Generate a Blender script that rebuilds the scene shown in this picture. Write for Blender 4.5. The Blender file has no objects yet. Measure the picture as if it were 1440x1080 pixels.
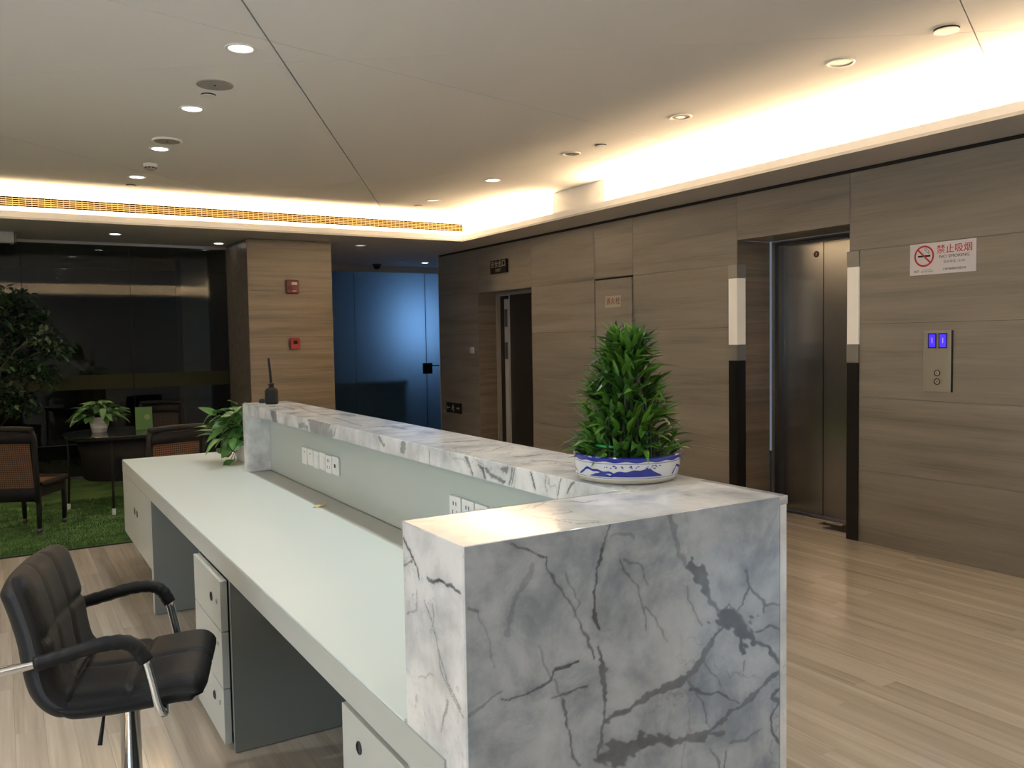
import bpy, bmesh, math, random
import numpy as np
from mathutils import Vector, Matrix, noise as mnoise
S = bpy.context.scene
COL = S.collection
R = math.radians

# ------------------------------------------------------------------ camera
cam_d = bpy.data.cameras.new('camera'); cam = bpy.data.objects.new('camera', cam_d); COL.objects.link(cam)
cam_d.sensor_width = 36.0; cam_d.lens = 36.0*1190.917/1440.0; cam_d.clip_start = 0.05; cam_d.clip_end = 100
r_ = Vector((0.85595966, -0.51677283, -0.01670031)); d_ = Vector((-0.04211293, -0.03748885, -0.99840928)); f_ = Vector((0.51532471, 0.85530137, -0.05385176))
cam.matrix_world = Matrix(((r_.x, -d_.x, -f_.x, 0), (r_.y, -d_.y, -f_.y, 0), (r_.z, -d_.z, -f_.z, 1.55), (0, 0, 0, 1)))
S.camera = cam
# ------------------------------------------------------------------ world, exposure
W = bpy.data.worlds.new('world'); S.world = W; W.use_nodes = True
W.node_tree.nodes['Background'].inputs[0].default_value = (0.55, 0.68, 0.85, 1)
W.node_tree.nodes['Background'].inputs[1].default_value = 0.25
S.view_settings.view_transform = 'Standard'; S.view_settings.look = 'None'
S.view_settings.exposure = 0.0; S.view_settings.gamma = 1.0; S.view_settings.use_curve_mapping = False

WARM = (1.0, 0.71, 0.42); NEUT = (0.97, 1.0, 0.97); COOL = (0.62, 0.80, 1.0)
def area(name, loc, rot, sx, sy, power, color, spread=180):
    l = bpy.data.lights.new(name, 'AREA'); l.shape = 'RECTANGLE'; l.size = sx; l.size_y = sy
    l.energy = power; l.color = color; l.spread = R(spread)
    o = bpy.data.objects.new(name, l); o.location = loc; o.rotation_euler = rot; COL.objects.link(o); return o
def spot(name, loc, power, color=NEUT, cone=115, blend=0.9, radius=0.05):
    l = bpy.data.lights.new(name, 'SPOT'); l.energy = power; l.color = color; l.spot_size = R(cone); l.spot_blend = blend
    l.shadow_soft_size = radius
    o = bpy.data.objects.new(name, l); o.location = loc; COL.objects.link(o); return o
CZ, SZ = 3.06, 2.75          # ceiling height, soffit height
XL, XR = -3.6, 4.925         # the two fascias
YN, YF = -1.6, 9.29
PW = 38.0                    # watts per metre of cove strip
def cove_light(x0, y0, x1, y1, k=1.0):
    L = math.hypot(x1-x0, y1-y0); a = math.atan2(y1-y0, x1-x0)
    area('cove_light', ((x0+x1)/2, (y0+y1)/2, 2.80), (R(180), 0, a), L, 0.05, PW*L*k, WARM)
cove_light(5.09, 7.50, 5.09, 9.35, 1.0)
cove_light(5.09, -1.5, 5.09, 6.50, 1.15)
cove_light(-3.5, 9.35, 4.95, 9.35, .50)
cove_light(-3.5, -1.76, 4.95, -1.76, .16)
cove_light(-3.76, -1.5, -3.76, 9.3, .3)
DOWN = 44.0
for y, k in ((4.50, 1), (5.79, .8), (7.08, .5), (8.35, .28)): spot('downlight_beam', (1.12, y, CZ-.03), DOWN*k)
for y, k in ((3.21, 1.0), (1.92, 1.1), (0.63, .35), (-0.66, .2)): spot('downlight_beam', (1.12, y, CZ-.03), DOWN*k)
for y in (7.08,): spot('downlight_beam', (4.09, y, CZ-.03), DOWN*.45)
for y, k in ((1.3, .9), (-0.2, .9)): spot('downlight_beam', (4.09, y, CZ-.03), DOWN*k)
for y, k in ((5.79, .9), (3.21, 4.4), (0.63, .9)): spot('downlight_beam', (-1.8, y, CZ-.03), DOWN*k, (1, .98, .95))  # unseen left row, power raised to brighten the left floor and edge slab
for p in ((1.116, 10.124), (5.75, 12.1)): spot('downlight_beam', (p[0], p[1], SZ-.03), 3)
area('added_back_daylight', (7.0, -3.45, 1.6), (R(90), 0, 0), 2.9, 2.0, 120.0, (.46, .72, 1.0))  # unseen light added to cool the end face, clear of the partition's reflection
area('added_side_daylight', (-3.98, .6, 1.65), (R(90), 0, R(-90)), 4.4, 1.9, 130.0, (.76, .90, 1.0))  # added daylight with no visible source, brightens the edge slab and desk
area('daylight_behind_blue_glass', (6.0, 13.50, 1.80), (R(-90), 0, 0), .7, .9, 7.0, (0.40, 0.66, 1.0))

# ------------------------------------------------------------------ helpers
MATS = {}
def new_mat(name):
    m = bpy.data.materials.new(name); m.use_nodes = True; MATS[name] = m
    return m, m.node_tree.nodes, m.node_tree.links, m.node_tree.nodes['Principled BSDF']
def flat(name, col, rough=.5, metal=0, spec=None, bump=None, var=0, **kw):
    m, N, L, P = new_mat(name)
    P.inputs['Base Color'].default_value = (*col, 1); P.inputs['Roughness'].default_value = rough; P.inputs['Metallic'].default_value = metal
    if spec is not None: P.inputs['Specular IOR Level'].default_value = spec
    for k, v in kw.items(): P.inputs[k.replace('_', ' ')].default_value = v
    if bump or var:
        tc = N.new('ShaderNodeTexCoord'); n = N.new('ShaderNodeTexNoise'); n.inputs['Scale'].default_value = bump[0] if bump else 8
        n.inputs['Detail'].default_value = 4; L.new(tc.outputs['Object'], n.inputs['Vector'])
        if bump:
            b = N.new('ShaderNodeBump'); b.inputs['Strength'].default_value = bump[1]; b.inputs['Distance'].default_value = .01
            L.new(n.outputs['Fac'], b.inputs['Height']); L.new(b.outputs['Normal'], P.inputs['Normal'])
        if var:
            mx = N.new('ShaderNodeMix'); mx.data_type = 'RGBA'; mx.inputs['A'].default_value = (*[c*(1-var) for c in col], 1)
            mx.inputs['B'].default_value = (*[min(1, c*(1+var)) for c in col], 1)
            L.new(n.outputs['Fac'], mx.inputs['Factor']); L.new(mx.outputs['Result'], P.inputs['Base Color'])
    return m
def emis(name, col, s):
    m, N, L, P = new_mat(name)
    P.inputs['Base Color'].default_value = (*[c*.5 for c in col], 1); P.inputs['Emission Color'].default_value = (*col, 1); P.inputs['Emission Strength'].default_value = s
    return m
def ramp(N, stops):
    r = N.new('ShaderNodeValToRGB'); e = r.color_ramp.elements
    while len(e) > 1: e.remove(e[-1])
    e[0].position = stops[0][0]; e[0].color = (*stops[0][1], 1)
    for p, c in stops[1:]:
        q = e.new(p); q.color = (*c, 1)
    return r
def math_(N, L, op, a, b=None, clamp=False):
    n = N.new('ShaderNodeMath'); n.operation = op; n.use_clamp = clamp
    for i, v in enumerate((a, b)):
        if v is None: continue
        if isinstance(v, (int, float)): n.inputs[i].default_value = v
        else: L.new(v, n.inputs[i])
    return n.outputs[0]
def veined_stone(name, along, stops, rough, across=14, vary=.12, fine=70, tint=None):
    """wood-vein marble: grain runs along the axis «along»; each slab gets its own offset and tone"""
    m, N, L, P = new_mat(name)
    g = N.new('ShaderNodeNewGeometry'); oi = N.new('ShaderNodeObjectInfo')
    rnd = math_(N, L, 'ADD', oi.outputs['Random'], g.outputs['Random Per Island'])
    off = N.new('ShaderNodeCombineXYZ'); r10 = math_(N, L, 'MULTIPLY', rnd, 37.0)
    for i in range(3): L.new(r10, off.inputs[i])
    def coords(sc):
        v = N.new('ShaderNodeVectorMath'); v.operation = 'MULTIPLY'; L.new(g.outputs['Position'], v.inputs[0]); v.inputs[1].default_value = sc
        a = N.new('ShaderNodeVectorMath'); a.operation = 'ADD'; L.new(v.outputs[0], a.inputs[0]); L.new(off.outputs[0], a.inputs[1]); return a.outputs[0]
    s1 = [across]*3; s1[along] = .55
    s2 = [fine]*3; s2[along] = 2.2
    n1 = N.new('ShaderNodeTexNoise'); n1.inputs['Scale'].default_value = 1; n1.inputs['Detail'].default_value = 5; n1.inputs['Roughness'].default_value = .55; n1.inputs['Distortion'].default_value = .35
    L.new(coords(s1), n1.inputs['Vector'])
    n2 = N.new('ShaderNodeTexNoise'); n2.inputs['Scale'].default_value = 1; n2.inputs['Detail'].default_value = 3
    L.new(coords(s2), n2.inputs['Vector'])
    s = math_(N, L, 'ADD', math_(N, L, 'MULTIPLY', n1.outputs['Fac'], .74), math_(N, L, 'MULTIPLY', n2.outputs['Fac'], .26))
    cr = ramp(N, stops); L.new(s, cr.inputs[0])
    fr = N.new('ShaderNodeMath'); fr.operation = 'FRACT'; L.new(math_(N, L, 'MULTIPLY', rnd, 7.31), fr.inputs[0])
    val = math_(N, L, 'ADD', math_(N, L, 'MULTIPLY', fr.outputs[0], 2*vary), 1-vary)
    hs = N.new('ShaderNodeHueSaturation'); L.new(cr.outputs[0], hs.inputs['Color']); L.new(val, hs.inputs['Value'])
    L.new(hs.outputs[0], P.inputs['Base Color'])
    P.inputs['Roughness'].default_value = rough
    return m
def me_obj(name, verts, faces, mat=None, parent=None, smooth=False, mats=None, midx=None):
    me = bpy.data.meshes.new(name); me.from_pydata([tuple(v) for v in verts], [], [tuple(f) for f in faces])
    if mats:
        for m in mats: me.materials.append(m)
        if midx is not None: me.polygons.foreach_set('material_index', midx)
    elif mat: me.materials.append(mat)
    if smooth: me.polygons.foreach_set('use_smooth', [True]*len(me.polygons))
    me.update()
    o = bpy.data.objects.new(name, me); COL.objects.link(o)
    if parent is not None: o.parent = parent
    return o
def tag(o, label=None, cat=None, group=None, kind=None):
    if label: o['label'] = label
    if cat: o['category'] = cat
    if group: o['group'] = group
    if kind: o['kind'] = kind
    return o
def thing(name, label, cat, loc=(0, 0, 0), rz=0, group=None):
    o = bpy.data.objects.new(name, None); COL.objects.link(o); o.location = loc; o.rotation_euler = (0, 0, rz); o.empty_display_size = .1
    return tag(o, label, cat, group)
def structure(name, loc=(0, 0, 0)):
    o = bpy.data.objects.new(name, None); COL.objects.link(o); o.location = loc; return tag(o, kind='structure')
class G:
    """geometry collector"""
    def __init__(s): s.v = []; s.f = []; s.m = []
    def add(s, v, f, mi=0):
        b = len(s.v); s.v += [tuple(p) for p in v]; s.f += [tuple(b+i for i in q) for q in f]; s.m += [mi]*len(f); return s
    def box(s, x0, x1, y0, y1, z0, z1, mi=0, M=None):
        v = [Vector((x, y, z)) for x in (x0, x1) for y in (y0, y1) for z in (z0, z1)]
        if M is not None: v = [M @ p for p in v]
        return s.add(v, [(0, 1, 3, 2), (4, 6, 7, 5), (0, 4, 5, 1), (2, 3, 7, 6), (0, 2, 6, 4), (1, 5, 7, 3)], mi)
    def lathe(s, prof, n=32, c=(0, 0, 0), mi=0, M=None, cap=True):
        v = []; k = len(prof)
        for r, z in prof:
            for i in range(n):
                a = 2*math.pi*i/n; p = Vector((c[0]+r*math.cos(a), c[1]+r*math.sin(a), c[2]+z)); v.append(M @ p if M is not None else p)
        f = [(j*n+i, j*n+(i+1) % n, (j+1)*n+(i+1) % n, (j+1)*n+i) for j in range(k-1) for i in range(n)]
        if cap: f.append(tuple(range(n-1, -1, -1))); f.append(tuple((k-1)*n+i for i in range(n)))
        return s.add(v, f, mi)
    def tube(s, pts, rad, n=8, mi=0, flatten=None):
        pts = [Vector(p) for p in pts]; k = len(pts); rr = rad if isinstance(rad, (list, tuple)) else [rad]*k
        v = []; up = Vector((0, 0, 1)); prev = None
        for i, p in enumerate(pts):
            t = (pts[min(i+1, k-1)]-pts[max(i-1, 0)]).normalized()
            a = t.cross(up) if prev is None else prev-t*prev.dot(t)
            if a.length < 1e-4: a = t.cross(Vector((1, 0, 0)))
            a.normalize(); prev = a; b = t.cross(a)
            for j in range(n):
                th = 2*math.pi*j/n; v.append(p+a*(rr[i]*math.cos(th))+b*(rr[i]*math.sin(th)*(flatten or 1)))
        f = [(i*n+j, i*n+(j+1) % n, (i+1)*n+(j+1) % n, (i+1)*n+j) for i in range(k-1) for j in range(n)]
        f.append(tuple(range(n-1, -1, -1))); f.append(tuple((k-1)*n+j for j in range(n)))
        return s.add(v, f, mi)
    def obj(s, name, mat, parent=None, smooth=False, mats=None):
        return me_obj(name, s.v, s.f, mat, parent, smooth, mats, s.m if mats else None)
def box(name, x0, x1, y0, y1, z0, z1, mat, parent=None, bev=0):
    o = G().box(x0, x1, y0, y1, z0, z1).obj(name, mat, parent)
    if bev: bevel(o, bev)
    return o
def bevel(o, w, seg=2):
    b = o.modifiers.new('bevel', 'BEVEL'); b.width = w; b.segments = seg; b.limit_method = 'ANGLE'; b.angle_limit = R(40); return o
def spline(pts, n=6):
    """Catmull-Rom through pts"""
    P = [Vector(p) for p in pts]; P = [P[0]*2-P[1]]+P+[P[-1]*2-P[-2]]; out = []
    for i in range(1, len(P)-2):
        for k in range(n):
            t = k/n; a, b, c, d = P[i-1:i+3]
            out.append(.5*((2*b)+(c-a)*t+(2*a-5*b+4*c-d)*t*t+(3*b-a-3*c+d)*t**3))
    out.append(P[-2]); return out
def text(name, body, size, M, mat, parent, ax='CENTER', thick=.0006, sx=1.0, bold=0):
    cu = bpy.data.curves.new(name, 'FONT'); cu.body = body; cu.size = size; cu.align_x = ax; cu.align_y = 'CENTER'; cu.extrude = thick/2; cu.offset = bold*size; cu.resolution_u = 2
    o = bpy.data.objects.new(name+'_src', cu); COL.objects.link(o); bpy.context.view_layer.update()
    me = bpy.data.meshes.new_from_object(o.evaluated_get(bpy.context.evaluated_depsgraph_get())); bpy.data.objects.remove(o)
    me.transform(Matrix.Diagonal((sx, 1, 1, 1))); me.transform(M); me.materials.clear(); me.materials.append(mat)
    q = bpy.data.objects.new(name, me); COL.objects.link(q); q.parent = parent; return q
def onwall(x, y, z):   # text frame on the right-hand wall, read from inside the room (normal -X)
    return Matrix.Translation((x, y, z)) @ Matrix(((0, 0, -1, 0), (-1, 0, 0, 0), (0, 1, 0, 0), (0, 0, 0, 1)))
def onback(x, y, z):   # text frame on a wall facing -Y
    return Matrix.Translation((x, y, z)) @ Matrix.Rotation(R(90), 4, 'X')
def copy_tree(o, parent=None):
    c = o.copy(); COL.objects.link(c); c.parent = parent
    for ch in list(o.children): copy_tree(ch, c)
    return c

# ------------------------------------------------------------------ materials
veined_stone('stone_wall', 1, [(.28, (.130, .119, .102)), (.45, (.202, .187, .165)), (.58, (.236, .219, .194)), (.72, (.272, .254, .226))], .36, across=8, vary=.07, fine=90)
veined_stone('stone_pillar', 0, [(.28, (.105, .080, .050)), (.45, (.185, .146, .097)), (.58, (.235, .190, .130)), (.72, (.29, .24, .172))], .30, across=12, vary=.05)
veined_stone('stone_reveal', 0, [(.30, (.11, .088, .062)), (.5, (.19, .155, .115)), (.70, (.27, .225, .17))], .34, across=13)
veined_stone('floor_stone', 1, [(.28, (.26, .220, .175)), (.43, (.36, .312, .258)), (.57, (.42, .370, .308)), (.72, (.49, .44, .375))], .13, across=14, vary=.10, fine=80)
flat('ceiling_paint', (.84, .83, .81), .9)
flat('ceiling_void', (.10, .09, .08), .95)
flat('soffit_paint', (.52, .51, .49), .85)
flat('white_metal', (.80, .79, .75), .4)
flat('grille_dark', (.0015, .0012, .001), .9, spec=0)
flat('grille_slat', (.17, .115, .05), .7, spec=.1)
flat('speaker_mesh', (.36, .34, .30), .7, bump=(400, .4))
flat('plaster', (.55, .54, .52), .8)
flat('dark_void', (.012, .012, .012), .8)
flat('gap_dark', (.02, .018, .015), .9)
flat('black_plastic', (.010, .010, .010), .35, spec=.3)
flat('chrome', (.80, .80, .80), .12, 1)
flat('brushed_steel', (.34, .34, .34), .24, 1, Anisotropic=.7)
flat('steel_trim', (.55, .53, .50), .3, 1)
flat('dark_steel', (.10, .10, .10), .35, .8)
flat('panel_steel', (.42, .43, .40), .38, .9)
flat('post_glass', (.80, .77, .70), .35, Emission_Color=(1, .93, .82, 1), Emission_Strength=.13)
flat('post_black', (.008, .008, .008), .3, spec=.3)
flat('post_cap', (.30, .30, .29), .4, .6)
flat('dark_door', (.022, .020, .018), .3)
flat('desk_top_glass', (.71, .775, .75), .32, spec=.32)
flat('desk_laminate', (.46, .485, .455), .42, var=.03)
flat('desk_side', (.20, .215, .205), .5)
flat('rear_strip', (.50, .50, .46), .35)
flat('green_glass', (.44, .49, .46), .30)
flat('socket_white', (.80, .80, .78), .3)
flat('leather', (.0098, .0105, .0118), .5, spec=.25, bump=(180, .12))
flat('wicker_black', (.010, .009, .0085), .5, spec=.25, bump=(260, .6))
flat('wicker_brown', (.16, .072, .034), .55)
flat('wicker_dark', (.035, .022, .016), .55)
flat('table_glass', (.02, .022, .022), .06)
flat('red_plastic', (.35, .025, .02), .35)
flat('dark_red', (.16, .018, .018), .35)
flat('white_plastic', (.78, .77, .74), .35)
flat('leaf_edge', (.42, .42, .43), .35)
flat('jamb_trim', (.34, .30, .24), .4)
flat('paper', (.64, .62, .67), .6)
flat('print_red', (.42, .02, .025), .6)
flat('print_dark', (.012, .012, .012), .6, spec=.2)
flat('print_grey', (.13, .12, .12), .6)
flat('porcelain', (.62, .63, .64), .15)
flat('porcelain_base', (.40, .37, .28), .6)
flat('cobalt', (.018, .030, .26), .2)
flat('soil', (.025, .018, .012), .9, bump=(60, 1))
flat('stalk', (.045, .075, .02), .4)
flat('ribbon', (.03, .42, .12), .3)
flat('wicker_white', (.62, .58, .52), .6)
flat('green_card', (.075, .155, .022), .35)
flat('card_light', (.17, .25, .07), .35)
flat('yellow_leaf', (.75, .56, .22), .55, var=.15)
flat('film_strip', (.034, .036, .012), .6, spec=.2)
flat('film_mark', (.012, .012, .010), .6)
flat('label_silver', (.42, .40, .34), .4, .3)
flat('trunk', (.06, .045, .03), .8)
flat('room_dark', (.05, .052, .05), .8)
flat('column_grey', (.22, .22, .21), .7)
emis('lamp_on', (1.0, .95, .88), 9.0); emis('lamp_dim', (1.0, .90, .72), 1.1)
emis('screen_blue', (.045, .02, 1.0), 1.35); emis('screen_digit', (.35, .30, 1.0), 1.3)
def leaf_mat(name, c1, c2, tr=.25, rough=.38):
    m, N, L, P = new_mat(name)
    g = N.new('ShaderNodeNewGeometry'); oi = N.new('ShaderNodeObjectInfo')
    s = math_(N, L, 'ADD', g.outputs['Random Per Island'], oi.outputs['Random']); fr = math_(N, L, 'FRACT', s)
    cr = ramp(N, [(0, c1), (1, c2)]); L.new(fr, cr.inputs[0]); L.new(cr.outputs[0], P.inputs['Base Color'])
    P.inputs['Roughness'].default_value = rough
    P.inputs['Subsurface Weight'].default_value = 0
    t = N.new('ShaderNodeBsdfTranslucent'); L.new(cr.outputs[0], t.inputs[0]); mx = N.new('ShaderNodeMixShader'); mx.inputs[0].default_value = tr
    L.new(P.outputs[0], mx.inputs[1]); L.new(t.outputs[0], mx.inputs[2]); L.new(mx.outputs[0], N['Material Output'].inputs[0]); return m
leaf_mat('bamboo_leaf', (.008, .040, .007), (.105, .26, .030))
leaf_mat('pothos_leaf', (.035, .12, .022), (.12, .28, .07))
leaf_mat('peace_leaf', (.04, .11, .03), (.16, .29, .11))
leaf_mat('tree_leaf', (.012, .032, .011), (.035, .075, .028), .1)
leaf_mat('yellowing_leaf', (.42, .38, .05), (.50, .45, .07))
# turf
m, N, L, P = new_mat('turf')
tc = N.new('ShaderNodeTexCoord'); n = N.new('ShaderNodeTexNoise'); n.inputs['Scale'].default_value = 5; n.inputs['Detail'].default_value = 8; L.new(tc.outputs['Object'], n.inputs['Vector'])
cr = ramp(N, [(.3, (.028, .070, .014)), (.55, (.065, .145, .030)), (.75, (.11, .21, .05))]); L.new(n.outputs['Fac'], cr.inputs[0]); L.new(cr.outputs[0], P.inputs['Base Color']); P.inputs['Roughness'].default_value = .9
# glass wall, dark tinted
m, N, L, P = new_mat('dark_glass')
P.inputs['Base Color'].default_value = (.55, .58, .56, 1); P.inputs['Transmission Weight'].default_value = 1; P.inputs['Roughness'].default_value = .015; P.inputs['IOR'].default_value = 1.36
# frosted blue film glass
m, N, L, P = new_mat('frosted_glass')
P.inputs['Base Color'].default_value = (.22, .36, .50, 1); P.inputs['Roughness'].default_value = .25
t = N.new('ShaderNodeBsdfTranslucent'); t.inputs[0].default_value = (.66, .78, .9, 1); mx = N.new('ShaderNodeMixShader'); mx.inputs[0].default_value = .8
L.new(P.outputs[0], mx.inputs[1]); L.new(t.outputs[0], mx.inputs[2]); L.new(mx.outputs[0], N['Material Output'].inputs[0])
# white marble: soft clouds, fine procedural veins, and the big veins carried by the mesh attribute «vein»
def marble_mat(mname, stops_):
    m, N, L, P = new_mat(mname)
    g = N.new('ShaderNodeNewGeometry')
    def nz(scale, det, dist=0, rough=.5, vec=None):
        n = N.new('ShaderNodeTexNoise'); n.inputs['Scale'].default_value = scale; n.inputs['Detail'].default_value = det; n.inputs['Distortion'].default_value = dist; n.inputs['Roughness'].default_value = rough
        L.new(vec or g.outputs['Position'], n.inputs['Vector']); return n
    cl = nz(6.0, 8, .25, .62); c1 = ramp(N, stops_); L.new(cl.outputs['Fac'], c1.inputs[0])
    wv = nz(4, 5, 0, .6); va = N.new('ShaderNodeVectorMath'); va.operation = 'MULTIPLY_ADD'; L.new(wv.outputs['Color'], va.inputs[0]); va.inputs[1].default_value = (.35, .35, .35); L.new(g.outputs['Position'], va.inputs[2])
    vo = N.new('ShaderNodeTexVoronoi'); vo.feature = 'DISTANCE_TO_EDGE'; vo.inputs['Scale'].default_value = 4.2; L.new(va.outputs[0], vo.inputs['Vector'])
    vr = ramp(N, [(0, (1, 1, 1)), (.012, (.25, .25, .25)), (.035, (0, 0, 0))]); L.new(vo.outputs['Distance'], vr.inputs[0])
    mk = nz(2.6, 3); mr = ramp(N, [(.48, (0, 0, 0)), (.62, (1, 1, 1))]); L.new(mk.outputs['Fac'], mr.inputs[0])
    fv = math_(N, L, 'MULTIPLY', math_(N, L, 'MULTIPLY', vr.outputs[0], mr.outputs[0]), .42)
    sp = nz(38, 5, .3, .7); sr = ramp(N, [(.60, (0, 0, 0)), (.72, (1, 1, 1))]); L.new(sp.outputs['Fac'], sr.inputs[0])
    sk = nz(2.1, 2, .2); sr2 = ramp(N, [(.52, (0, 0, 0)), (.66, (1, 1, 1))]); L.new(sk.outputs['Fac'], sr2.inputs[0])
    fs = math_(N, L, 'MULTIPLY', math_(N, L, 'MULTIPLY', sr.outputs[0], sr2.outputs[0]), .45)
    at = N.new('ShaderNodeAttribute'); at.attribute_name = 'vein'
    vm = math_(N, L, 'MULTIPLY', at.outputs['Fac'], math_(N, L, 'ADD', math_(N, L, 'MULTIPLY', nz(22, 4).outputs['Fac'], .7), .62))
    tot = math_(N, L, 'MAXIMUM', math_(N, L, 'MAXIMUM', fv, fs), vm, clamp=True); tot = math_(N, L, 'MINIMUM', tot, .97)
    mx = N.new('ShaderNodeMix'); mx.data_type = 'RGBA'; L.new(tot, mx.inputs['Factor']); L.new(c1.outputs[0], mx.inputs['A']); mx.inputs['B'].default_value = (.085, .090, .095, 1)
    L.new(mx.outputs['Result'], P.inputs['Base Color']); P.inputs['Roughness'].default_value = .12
marble_mat('marble', [(.30, (.42, .43, .44)), (.44, (.60, .61, .61)), (.58, (.76, .76, .75)), (.8, (.82, .82, .80))])
marble_mat('marble_shaded', [(.28, (.15, .178, .21)), (.43, (.28, .318, .36)), (.57, (.43, .47, .51)), (.78, (.58, .61, .64))])  # same marble for the end face, its dim cool light put into the colour
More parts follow.
